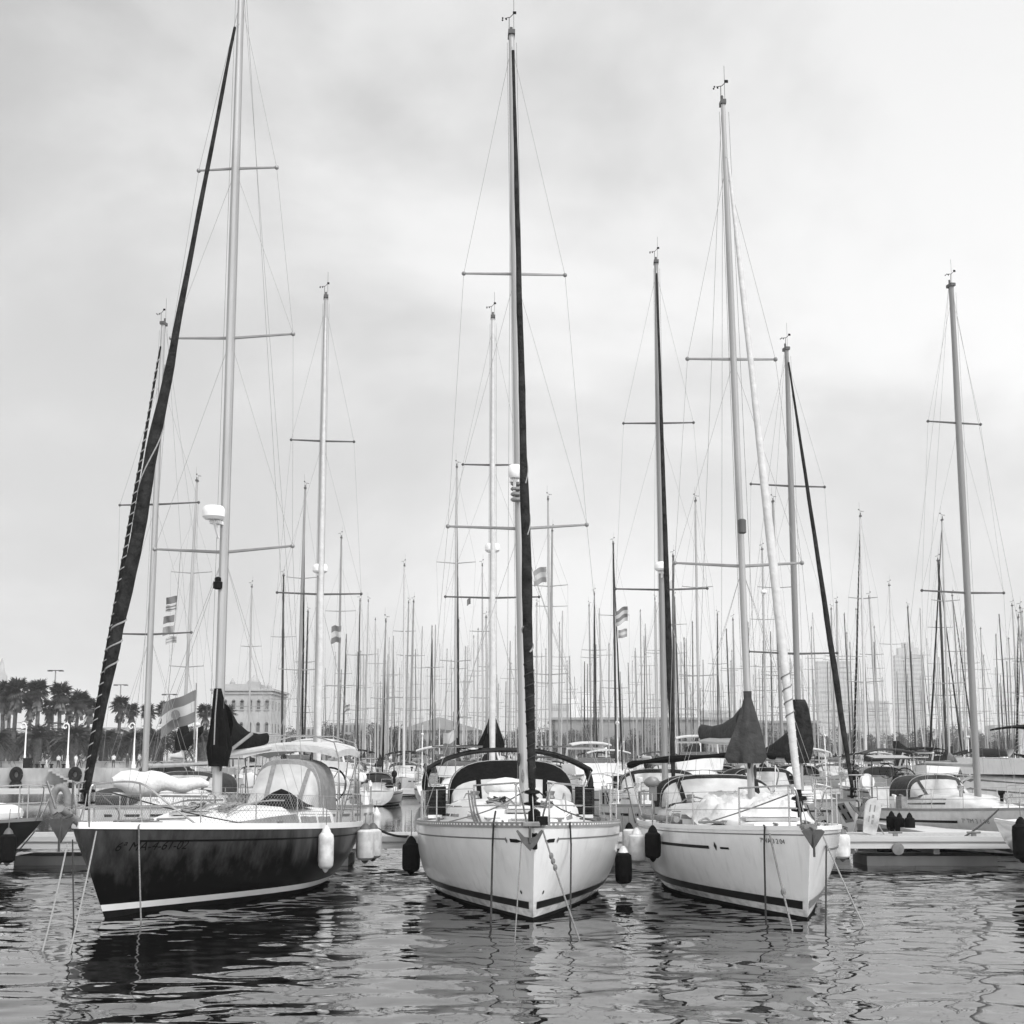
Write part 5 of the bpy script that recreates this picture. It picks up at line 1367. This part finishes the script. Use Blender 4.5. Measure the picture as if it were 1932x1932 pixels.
for i, (u, v, bands, lab) in enumerate([(334, 1124, [fd, fd], 'dark signal flag, topmost of the string near the left masts'), (333, 1139, [fl, fd, fl, fd, fl], 'striped signal flag, second on the string near the left masts'), (329, 1160, [fd, fd], 'dark signal flag, third on the string near the left masts'), (328, 1180, [fm, fm], 'grey signal flag, fourth on the string near the left masts'), (334, 1199, [fl, fm, fl, fm, fl], 'striped signal flag, lowest on the string near the left masts')]):
    flag(P(u, v, 46), .36, .22 if i != 3 else .26, bands, lab, .2, seed=i)
mb = MB(); mb.tube([P(341, 1040, 46), P(335, 1120, 46), P(318, 1300, 46), P(308, 1470, 45)], .008, 5); tag(mb.build('flag_halyard', M['rope']), 'thin grey halyard carrying the string of signal flags', 'rope')
flag(P(644, 1180, 82), .58, 1.0 * .95, [fd, fl, fd], 'cross-banded flag high beside the tall radar-carrying mast', .1, seed=3)
flag(P(1031, 1068, 82), .75, .9, [fm, fl, fm], 'pale flag on a mast just right of the centre yacht\'s headsail', .35, seed=4)
flag(P(1184, 1143, 60), .52, .62, [fd, fl, fd, fl], 'diagonally striped flag under a spreader, upper of the pair', .5, seed=5)
flag(P(1183, 1186, 60), .38, .34, [fm, fl, fm], 'small light flag under a spreader, lower of the pair', .2, seed=6)
flag(P(860, 1378, 47), .42, .68, [fl, fl, fd, fd], 'half white half dark flag drooping left of the centre yacht', .3, 2.2, seed=7)
flag(P(1268, 1095, 84), .40, .45, [fl, fl], 'small white flag beside the dark thin mast', .5, seed=8)
flag(P(660, 1328, 120), .45, .5, [fd, fl, fd], 'tiny distant flag among the masts beyond the dark yacht', .5, seed=9)
flag(P(888, 1128, 60), .16, .25, [fd, fd], 'tiny dark pennant under a spreader left of the centre mast', .5, seed=10)

# ================================================================== THE PALM QUAY
def fan_palm(h, seed):
    rn = random.Random(seed)
    tr = MB(); pts = [(.12 * math.sin(i * .5 + seed), .1 * math.cos(i * .4), h * i / 8) for i in range(9)]; tr.tube(pts, [.34, .27, .24, .22, .21, .2, .2, .22, .26], 9)
    cr = MB(); dead = MB(); top = Vector(pts[-1])
    for i in range(64):
        el = rn.uniform(-.75, 1.35); az = rn.uniform(0, 6.28); ln = rn.uniform(.5, .85) * (1.0 if el > -.2 else .85)
        d = Vector((math.cos(az) * math.cos(el), math.sin(az) * math.cos(el), math.sin(el)))
        c = top + d * ln; tgt = dead if el < -.35 else cr
        s_ = d.cross(Vector((0, 0, 1))).normalized(); u_ = s_.cross(d)
        tgt.tube([top, c], .02, 3, cap=False)
        rl = rn.uniform(.65, .9)
        for k in range(9):
            a = R(-100 + 25 * k); dr = d * math.cos(a) + s_ * math.sin(a); dr = (dr + Vector((0, 0, -.28))).normalized()
            q = c + dr * rl; pz = dr.cross(u_).normalized() * .075
            tgt.add([c, c + dr * rl * .5 + pz, q + Vector((0, 0, -.12)), c + dr * rl * .5 - pz], [(0, 1, 2, 3)])
    for i in range(46):                       # hanging skirt of dead leaves
        az = rn.uniform(0, 6.28); z0 = rn.uniform(-.2, -1.3); r0 = rn.uniform(.25, .5)
        p0 = top + Vector((math.cos(az) * .2, math.sin(az) * .2, z0)); p1 = p0 + Vector((math.cos(az) * r0, math.sin(az) * r0, -rn.uniform(.7, 1.2))); w_ = Vector((-math.sin(az), math.cos(az), 0)) * .16
        dead.add([p0, p1 - w_, p1 + w_], [(0, 1, 2)])
    return tr.mesh('trunk', M['bark']), cr.mesh('crown', M['leaf'], 0), dead.mesh('dead_leaves', M['leafd'], 0)
def date_palm(h, seed):
    rn = random.Random(seed)
    tr = MB(); tr.tube([(0, 0, h * i / 6) for i in range(7)], [.5, .42, .4, .4, .42, .5, .6], 10)
    cr = MB(); top = Vector((0, 0, h))
    for i in range(78):
        el = rn.uniform(-.25, 1.4); az = rn.uniform(0, 6.28); ln = rn.uniform(2.5, 3.4)
        dh = Vector((math.cos(az), math.sin(az), 0)); sd = Vector((-math.sin(az), math.cos(az), 0)); pp = []
        for k in range(9):
            s_ = k / 8; x = ln * s_ * math.cos(el * (1 - s_ * .35)); z = ln * s_ * math.sin(el) - 1.5 * s_ * s_ * (1 + .3 * math.cos(el)); pp.append(top + dh * x * .95 + Vector((0, 0, z)))
        cr.tube(pp, [.035] * 8 + [.01], 3, cap=False)
        for k in range(1, 16):
            s_ = k / 16; i0 = min(int(s_ * 8), 7); c = pp[i0].lerp(pp[i0 + 1], s_ * 8 - i0); d = (pp[i0 + 1] - pp[i0]).normalized(); lf = .55 * math.sin(math.pi * min(1, s_ + .12)) + .1
            for q in (-1, 1):
                e = c + (sd * q * .75 + d * .65 + Vector((0, 0, -.25))).normalized() * lf
                cr.add([c - d * .045, c + d * .045, e], [(0, 1, 2)])
    return tr.mesh('trunk', M['bark']), cr.mesh('crown', M['leaf'], 0)
FP = [fan_palm(7.6, 1), fan_palm(7.6, 2), fan_palm(7.6, 3)]
DP = [date_palm(2.7, 4), date_palm(2.7, 5)]
def put(name, meshes, loc, rz, sc, label, cat, group):
    r = empty(name, loc, rz); r.scale = (sc, sc, sc); tag(r, label, cat, group)
    for nm, me in meshes:
        o = bpy.data.objects.new(nm, me); COL.objects.link(o); o.parent = r
    return r
POS = ['at the left edge', 'second from the left edge', 'third from the left edge', 'fourth from left and low', 'fifth from the left edge', 'sixth from the left edge', 'right of the dark furled headsail', 'beside the banded flag', 'partly behind the black mast cover', 'farthest right of its kind']
fpx = sorted([(10, 184, 1288), (33, 183, 1283), (73, 181, 1285), (94, 186, 1320), (117, 182, 1290), (149, 185, 1305), (227, 184, 1315), (310, 184, 1326), (390, 186, 1330), (432, 188, 1332)])
for i, (u, D, v) in enumerate(fpx):
    p = P(u, v, D); b0 = P(u, v, D); hgt = p.z - QZ; sc = hgt / 8.5
    f = FP[i % 3]; put('fan_palm', list(zip(('trunk', 'crown', 'dead_leaves'), f)), (p.x, p.y, QZ - .05), i * 1.3, sc, f'tall fan palm on the quay, ragged round crown, {POS[i]}', 'palm tree', 'tall fan palms on the quay')
dpx = [(-8, 178.5, 1.15), (70, 179, 1.3), (140, 179, 1.3), (196, 180, 1.15), (252, 180, 1.15), (294, 179.5, 1.2), (335, 180, 1.2), (380, 181, 1.15), (30, 190, 1.1), (104, 192, 1.2), (170, 193, 1.2), (225, 192, 1.1)]
dl = ['cut by the left edge', 'between the left and middle lamps', 'just right of the middle lamp', 'partly behind the dark furled headsail', 'behind the right ornate lamp', 'left of the banded flag', 'under the banded flag', 'behind the black mast cover', 'in the back rank at far left', 'in the back rank left of the middle lamp', 'in the back rank left of the dark headsail', 'in the back rank right of the dark headsail']
for i, (u, D, sc) in enumerate(dpx):
    p = P(u, 1430, D); put('date_palm', list(zip(('trunk', 'crown'), DP[i % 2])), (p.x, p.y, QZ - .05), i * 2.1, sc, f'low bushy date palm with arching fronds, {dl[i]}', 'palm tree', 'low date palms on the quay')
for i, (u, v, D, lab) in enumerate([(22, 1308, 196, 'between the first two tall palms'), (58, 1312, 198, 'between the second and third tall palms'), (134, 1316, 197, 'between the two palms left of the dark headsail'), (170, 1322, 196, 'touching the dark furled headsail'), (250, 1330, 198, 'above the right ornate lamp'), (282, 1332, 197, 'between the right lamp and the banded flag')]):
    p = P(u, v, D); put('fan_palm', list(zip(('trunk', 'crown', 'dead_leaves'), FP[(i + 1) % 3])), (p.x, p.y, QZ - .05), i * 2.3, (p.z - QZ) / 8.4, f'shorter fan palm in the back rank, {lab}', 'palm tree', 'shorter fan palms behind')
# leafy trees
def tree_mesh(seed, h=7.0, r=3.2):
    rn = random.Random(seed); tr = MB(); tr.tube([(0, 0, 0), (.1, 0, h * .3), (.05, .1, h * .55)], [.24, .18, .1], 7)
    lumps = []
    for i in range(9):
        a = rn.uniform(0, 6.28); q = rn.uniform(.2, .75) * r; z = rn.uniform(.42, .9) * h; lumps.append((Vector((q * math.cos(a), q * math.sin(a), z)), rn.uniform(.28, .5) * r))
        tr.tube([(.05, .05, h * .42), lumps[-1][0]], [.09, .03], 5, cap=False)
    cr = MB()
    for c, rr in lumps:
        for k in range(250):
            d = Vector((rn.gauss(0, 1), rn.gauss(0, 1), rn.gauss(0, 1))).normalized() * rr * rn.uniform(.55, 1.05) ; d.z *= .8
            p = c + d; a_ = Vector((rn.gauss(0, 1), rn.gauss(0, 1), rn.gauss(0, 1))).normalized(); b_ = a_.cross(Vector((.3, .5, .8))).normalized(); s_ = rn.uniform(.09, .2)
            cr.add([p - a_ * s_, p - b_ * s_ * .6, p + a_ * s_, p + b_ * s_ * .6], [(0, 1, 2, 3)])
    return tr.mesh('trunk', M['bark']), cr.mesh('crown', M['foliage'], 0)
TM = [tree_mesh(31), tree_mesh(32), tree_mesh(33)]
rt = random.Random(8)
tl_ = [(20, 200), (58, 203), (90, 205), (120, 199), (150, 204), (188, 200), (208, 198), (238, 204), (268, 200), (305, 205), (345, 202), (372, 206), (412, 204), (440, 212)]
for i, (u, D) in enumerate(tl_):
    p = P(u, 1430, D); put('leafy_tree', list(zip(('trunk', 'crown'), TM[i % 3])), (p.x, p.y, QZ - .05), rt.uniform(0, 6), rt.uniform(.5, .75), f'leafy tree behind the quay palms, {(ORD + ["fifteenth"])[i + 1]} from the left', 'tree', 'leafy trees behind the palms')
far = []
for u in np.arange(478, 1930, 16.5):
    if 1070 < u < 1100: continue
    far.append((u + rt.uniform(-5, 5), rt.uniform(322, 338)))
zc = {}
for (u, D) in far:
    z = zone(u); zc[z] = zc.get(z, 0) + 1
    p = P(u, 1430, D); n_ = zc[z]
    o = ORD[n_] if n_ < 15 else f'{n_}th'
    put('leafy_tree', list(zip(('trunk', 'crown'), TM[int(u) % 3])), (p.x, p.y, 1.15), rt.uniform(0, 6), rt.uniform(.8, 1.35), f'hazy far-shore tree, {o} from left, {z}', 'tree', 'hazy trees on the far shore')

# street lamps: ornate white posts with a scroll
LM = MB(); LM.lathe([(.26, 0), (.26, .35), (.2, .5), (.13, 1.3), (.15, 1.4), (.10, 1.5), (.075, 4.3)], (0, 0, 0), 10)
sc_ = [(0, 0, 4.25), (0, 0, 4.7), (-.06, 0, 5.0), (-.28, 0, 5.2), (-.55, 0, 5.08), (-.66, 0, 4.8), (-.52, 0, 4.58), (-.33, 0, 4.65), (-.32, 0, 4.82)]
SCR = MB(); SCR.tube(bez(sc_, 5), .07, 7)
for i, u in enumerate((46, 127, 252)):
    p = P(u, 1440, QY + 1.2); r = empty('street_lamp', (p.x, p.y, QZ)); tag(r, f'ornate white lamp post with curled top on the quay edge, {("left", "middle", "right")[i]} one of three', 'street lamp', 'ornate lamp posts along the quay')
    LM.build('post', M['white'], r); SCR.build('scroll_arm', M['white'], r)
for u, vt, D, lab in ((105, 1265, 210, 'tall thin floodlight pole with a flat crosspiece behind the palms'), (320, 1310, 215, 'distant floodlight pole with flat crosspiece behind the signal flags'), (228, 1292, 230, 'faint floodlight pole with flat crosspiece beside the dark furled headsail')):
    p = P(u, vt, D); r = empty('floodlight_pole', (p.x, p.y, QZ)); tag(r, lab, 'lamp post', 'floodlight poles behind the palms')
    mb = MB(); mb.tube([(0, 0, 0), (0, 0, p.z - QZ)], [.16, .09], 8); mb.build('post', M['alud'], r)
    mb = MB(); mb.box((0, 0, p.z - QZ), (2.0, .5, .1)); 
    for x in (-.8, .8): mb.box((x, 0, p.z - QZ - .06), (.6, .5, .16))
    mb.build('lamp_head', M['spar'], r)
# tyres hung on the quay wall, bollards, steps
for u, lab in ((31, 'black tyre fender on the quay wall near the left edge'), (142, 'black tyre fender on the quay wall left of the dark furled headsail')):
    p = P(u, 1455, QY - .3); mb = MB(); mb.tube([(.5 * math.cos(a), -.0, .62 * math.sin(a)) for a in [i * math.pi / 12 for i in range(25)]], .30, 10); o = mb.build('tyre_fender', M['rubber']); o.location = (p.x, p.y, .72); tag(o, lab, 'tyre', 'tyres on the quay wall')
for i, u in enumerate((59, 70, 81, 97, 120)):
    p = P(u, 1442, QY + .8); mb = MB(); mb.lathe([(.2, 0), (.16, .1), (.14, .3), (.26, .38), (.24, .48), (.05, .52)], (0, 0, 0), 10); o = mb.build('bollard', M['black']); o.location = (p.x, p.y, QZ); tag(o, f'squat black mooring bollard on the quay edge, {ORD[i + 1]} from the left', 'bollard', 'bollards on the quay')
p = P(52, 1440, QY + 1.0); mb = MB(); mb.box((0, 0, .55), (.9, .6, 1.1)); mb.box((0, -.02, 1.13), (.98, .68, .07)); mb.box((0, -.31, .6), (.7, .02, .8)); o = mb.build('service_box', M['black']); o.location = (p.x, p.y, QZ); tag(o, 'black service cabinet beside the left ornate lamp post', 'cabinet')
mb = MB()
for k in range(6): mb.box((P(100, 1450, QY).x + k * .45, QY - .5, 1.2 - k * .24), (.46, 1.0, .24))
tag(mb.build('quay_steps', M['conc']), 'concrete landing steps down the quay wall between the two tyres', 'steps')

# ---- people strolling on the quay
def person(loc, rz, h, top, leg, label, stride=.12, seed=0):
    k = h / 1.72
    J_ = {'pel': (0, 0, .92), 'ch': (0, .0, 1.28), 'nk': (0, 0, 1.46), 'hd': (0, -.02, 1.56), 'ht': (0, -.02, 1.68)}
    v = [J_['pel'], (0, 0, 1.1), J_['ch'], J_['nk'], J_['hd'], J_['ht']]; rad = [.15, .13, .17, .06, .095, .085]; e = [(0, 1), (1, 2), (2, 3), (3, 4), (4, 5)]
    for s_ in (-1, 1):
        b = len(v); sg = s_ * stride
        v += [(s_ * .09, 0, .86), (s_ * .10, sg * .7, .50), (s_ * .10, sg * 1.6 + .03, .09), (s_ * .11, sg * 1.6 - .13, .05)]; rad += [.105, .07, .048, .042]
        e += [(0, b), (b, b + 1), (b + 1, b + 2), (b + 2, b + 3)]
        b = len(v); v += [(s_ * .20, 0, 1.36), (s_ * .25, -sg * .4, 1.10), (s_ * .25, -sg * .9 - .06, .86), (s_ * .25, -sg * .9 - .09, .77)]; rad += [.06, .046, .036, .04]
        e += [(2, b), (b, b + 1), (b + 1, b + 2), (b + 2, b + 3)]
    me = bpy.data.meshes.new('body'); me.from_pydata([(x * k, y * k, z * k) for x, y, z in v], e, [])
    o = bpy.data.objects.new('person', me); COL.objects.link(o)
    md = o.modifiers.new('skin', 'SKIN')
    for i, sv in enumerate(me.skin_vertices[0].data): sv.radius = (rad[i] * k * (1.15 if i < 3 else 1), rad[i] * k); sv.use_root = (i == 0)
    o.modifiers.new('sub', 'SUBSURF').levels = 1
    m2 = bpy.data.meshes.new_from_object(o.evaluated_get(bpy.context.evaluated_depsgraph_get()))
    o.modifiers.clear(); o.data = m2
    for m_ in (M[leg], M[top], M['skin']): m2.materials.append(m_)
    for pl in m2.polygons:
        z = pl.center.z / k; ax = abs(pl.center.x) / k
        pl.material_index = 0 if z < .95 and ax < .2 else (2 if z > 1.46 or (ax > .22 and z < 1.12) else 1)
        pl.use_smooth = True
    o.location = loc; o.rotation_euler = (0, 0, rz)
    tag(o, label, 'person', 'people on the quay')
    hb = MB(); hb.ell((0, .015 * k, 1.65 * k), (.10 * k, .115 * k, .10 * k), 10, 6); hb.build('hair', M['black'], o)
for i, (u, dy, top, leg, lab) in enumerate([(110, 3, 'cloth1', 'cloth2', 'person in pale top and dark trousers left of the middle lamp'), (143, 3, 'cloth1', 'cloth1', 'person in all pale clothes above the right tyre'), (150, 4, 'cloth2', 'cloth2', 'person in dark clothes beside the pale-clothed one'), (214, 3.5, 'cloth1', 'cloth2', 'person in pale shirt right beside the striped sail'), (88, 4, 'cloth2', 'cloth1', 'person in dark top and pale trousers between the lamps'), (262, 3, 'cloth1', 'cloth2', 'person in pale shirt near the right lamp post'), (240, 3, 'cloth2', 'cloth2', 'person in dark clothes just left of the bare mast')]):
    p = P(u, 1440, QY + dy); person((p.x, p.y, QZ), i * 1.1, 1.62 + .03 * i, top, leg, lab)

# ================================================================== BUILDINGS
def windows(mb, x0, x1, y, z0, z1, nx, nz, w, h, face='y', d=.06):
    for i in range(nx):
        for j in range(nz):
            x = lerp(x0, x1, (i + .5) / nx); z = lerp(z0, z1, (j + .5) / nz)
            if face == 'y': mb.box((x, y, z), (w, d, h))
            else: mb.box((y, x, z), (d, w, h))
def P0(u, D): return P(u, 1430, D).x
D = 268; x0, x1 = P0(398, D), P0(509, D); hgt = P(470, 1303, D).z
bl = empty('palace_building', ((x0 + x1) / 2, D, QZ)); tag(bl, 'pale stone palace with rows of arched windows and domed roof behind the dark yacht\'s mast', 'building')
hw = (x1 - x0) / 2; H_ = hgt - QZ
mb = MB(); mb.box((0, 9, H_ / 2), (hw * 2, 18, H_)); mb.build('wall', M['stone'], bl, 0)
mb = MB(); mb.box((0, 9, H_ + .15), (hw * 2 + 1.0, 19, .4)); mb.box((0, 9, H_ - .45), (hw * 2 + .5, 18.5, .3)); mb.box((0, 9, H_ * .42), (hw * 2 + .3, 18.3, .25)); mb.build('cornice', M['stone'], bl, 0)
for i in range(7):
    for j in range(3):
        x = lerp(-hw, hw, (i + .5) / 7); z = lerp(.5, H_ - .6, (j + .5) / 3)
        wm = MB(); wm.box((x, -.02, z), (.62, .10, 1.5)); wm.lathe([(.31, -.05), (.31, .05)], (x, -.02, z + .75), 12, 'y'); o = wm.build('window', M['windowd'], bl, 0)
        wm = MB(); wm.box((x, -.12, z - .82), (.95, .24, .12)); wm.box((x - .38, -.06, z), (.1, .16, 1.6)); wm.box((x + .38, -.06, z), (.1, .16, 1.6)); wm.build('frame', M['stone'], o, 0)
for j in range(3):
    for i in range(5):
        y = lerp(0, 18, (i + .5) / 5); z = lerp(.5, H_ - .6, (j + .5) / 3)
        wm = MB(); wm.box((hw + .01, y, z), (.12, .7, 1.6)); wm.build('window', M['windowd'], bl, 0)
mb = MB(); mb.box((-.6, 6, H_ + .8), (6.5, 6, 1.1)); mb.box((1.0, 6, H_ + 1.0), (2.2, 3, 1.7)); mb.lathe([(1.1, 0), (1.05, .3), (.8, .65), (.3, .9), (.05, 1.4)], (1.0, 6, H_ + 1.8), 14)
mb.lathe([(.5, 0), (.5, .8), (.3, 1.1), (.02, 1.6)], (-2.6, 4, H_ + .9), 10); mb.lathe([(.5, 0), (.5, .8), (.3, 1.1), (.02, 1.6)], (4.2, 4, H_ + .3), 10)
mb.build('roof_pavilion', M['stone'], bl, 30)
def block(name, u0, u1, vt, D, label, m='facade', nx=8, nz=6, steps=None, bandm='windowd', dep=20, win=True, ww=.5, hh=.5):
    x0, x1 = P0(u0, D), P0(u1, D); H_ = P((u0 + u1) / 2, vt, D).z - 1.2
    r = empty(name, ((x0 + x1) / 2, D, 1.2)); tag(r, label, 'building', 'buildings beyond the harbour'); w_ = x1 - x0
    mb = MB(); mb.box((0, dep / 2, H_ / 2), (w_, dep, H_)); mb.build('wall', M[m], r, 0)
    if win:
        mb = MB()
        for j in range(nz):
            z = H_ * (j + .6) / nz
            if nx == 0: mb.box((0, -.05, z), (w_ * .96, .2, H_ / nz * hh)); mb.box((-w_ / 2 - .05, dep / 2, z), (.2, dep * .9, H_ / nz * hh)) ; mb.box((w_ / 2 + .05, dep / 2, z), (.2, dep * .9, H_ / nz * hh))
            else:
                for i in range(nx): mb.box((lerp(-w_ / 2, w_ / 2, (i + .5) / nx), -.05, z), (w_ / nx * ww, .2, H_ / nz * hh))
        mb.build('window', M[bandm], r, 0)
    if steps:
        mb = MB()
        for (a, b, c, zt) in steps: mb.box(((a + b) / 2 * w_, dep / 2, H_ + zt / 2 + c), ((b - a) * w_, dep * .7, zt))
        mb.build('roof_tower', M[m], r, 0)
    return r
block('office_tower', 1549, 1612, 1247, 2050, 'hazy slab tower behind the right yacht\'s headsail, plain flat top', nx=0, nz=20, hh=.45, bandm='roofm')
block('office_tower', 1697, 1752, 1236, 2150, 'hazy stepped high-rise tower behind the far masts at right', nx=0, nz=24, hh=.5, steps=[(-.35, .35, 0, 11), (-.16, .2, 11, 8)], bandm='roofm')
block('apartment_block', 1614, 1682, 1322, 1700, 'lower hazy block between the two tall towers', nx=0, nz=10, hh=.4, bandm='roofm')
block('white_tower', 1100, 1119, 1306, 1500, 'hazy white tower, taller of the pair right of the centre yacht\'s headsail', m='white', win=False)
block('white_tower', 1077, 1092, 1318, 1480, 'hazy white tower, shorter of the pair right of the centre yacht\'s headsail', m='white', win=False)
block('low_block', 1040, 1075, 1328, 1200, 'hazy low block behind the masts beside the centre yacht\'s headsail', nx=8, nz=5, bandm='roofm')
block('low_block', 1880, 1990, 1368, 900, 'hazy low building behind masts at the right edge', nx=10, nz=3, bandm='roofm')
block('low_block', 1760, 1855, 1376, 900, 'hazy long low building right of the stepped tower', nx=12, nz=3, bandm='roofm')
block('low_block', 1330, 1420, 1340, 1100, 'hazy grey building rising behind the grey mast cover', nx=10, nz=4, bandm='roofm')
block('apartment_block', 560, 612, 1372, 330, 'grey block with a dark roof behind the tall radar mast', m='facade', nx=6, nz=3)
block('apartment_block', 618, 688, 1364, 345, 'pale block with dark window rows behind the far masts', m='stone', nx=9, nz=3)
block('apartment_block', 700, 755, 1378, 335, 'low pale block behind masts left of the warehouse', m='stone', nx=8, nz=2)
block('apartment_block', -30, 60, 1378, 320, 'pale street building glimpsed behind the palms at the left edge', m='stone', nx=8, nz=2)
block('apartment_block', 120, 250, 1372, 330, 'pale street building glimpsed behind the palms in the middle', m='stone', nx=12, nz=2)
# long warehouses
for (u0, u1, v, D, lab) in ((1048, 1400, 1358, 326, 'long grey waterside warehouse with flat roof behind the masts right of centre'), (1404, 1545, 1364, 340, 'grey warehouse continuing behind the right yacht\'s mast')):
    r = block('warehouse', u0, u1, v, D, lab, m='ware', nx=0, nz=1, win=False, dep=40); x0, x1 = P0(u0, D), P0(u1, D); H_ = P(1200, v, D).z - 1.2
    mb = MB(); mb.box((0, 20, H_ + .25), (x1 - x0 + 1.5, 41, .5)); mb.build('roof', M['roofm'], r, 0)
    mb = MB(); mb.box((0, -.1, 2.2), (x1 - x0 - 2, .3, 3.2)); mb.build('loading_doors', M['windowd'], r, 0)
D = 332; x0, x1 = P0(752, D), P0(905, D); H_ = P(800, 1378, D).z - 1.2
r = empty('market_hall', ((x0 + x1) / 2, D, 1.2)); tag(r, 'broad grey hall with low pitched roof behind masts left of the centre yacht', 'building', 'buildings beyond the harbour')
mb = MB(); mb.box((0, 15, H_ / 2), (x1 - x0, 30, H_)); mb.build('wall', M['ware'], r, 0)
w_ = x1 - x0; mb = MB(); mb.add([(-w_ / 2 - .5, -.5, H_), (w_ / 2 + .5, -.5, H_), (w_ / 2 + .5, 30, H_), (-w_ / 2 - .5, 30, H_), (0, -.5, H_ + 3), (0, 30, H_ + 3)], [(0, 1, 4), (2, 3, 5), (0, 4, 5, 3), (1, 2, 5, 4), (0, 3, 2, 1)]); mb.build('roof', M['roofm'], r, 0)
# slender monument column at the left edge
p = P(4, 1245, 470); r = empty('monument_tower', (p.x, p.y, QZ)); tag(r, 'slender stone tower with a balcony rising above palms at the left edge', 'tower'); h_ = p.z - QZ
mb = MB(); mb.box((0, 0, h_ * .32), (4.5, 4.5, h_ * .64)); mb.lathe([(2.0, 0), (1.9, h_ * .18), (1.2, h_ * .22), (.5, h_ * .32), (.05, h_ * .36)], (0, 0, h_ * .66), 12); mb.build('tower_shaft', M['stone'], r)
mb = MB(); mb.box((0, 0, h_ * .65), (6.2, 6.2, .8)); mb.build('balcony', M['stone'], r, 0)

# ================================================================== HAZE
hz = MB(); hz.box((0, 1565, 86), (5400, 3300, 178)); ho = hz.build('haze', M['white'], None, 0); tag(ho, kind='stuff')
hm = bpy.data.materials.new('haze_air'); hm.use_nodes = True; t = hm.node_tree; t.nodes.clear()
o_ = t.nodes.new('ShaderNodeOutputMaterial'); pv = t.nodes.new('ShaderNodeVolumePrincipled'); pv.inputs['Color'].default_value = (.97, .97, .97, 1); pv.inputs['Density'].default_value = 0.00028
t.links.new(pv.outputs[0], o_.inputs['Volume']); ho.data.materials.clear(); ho.data.materials.append(hm)
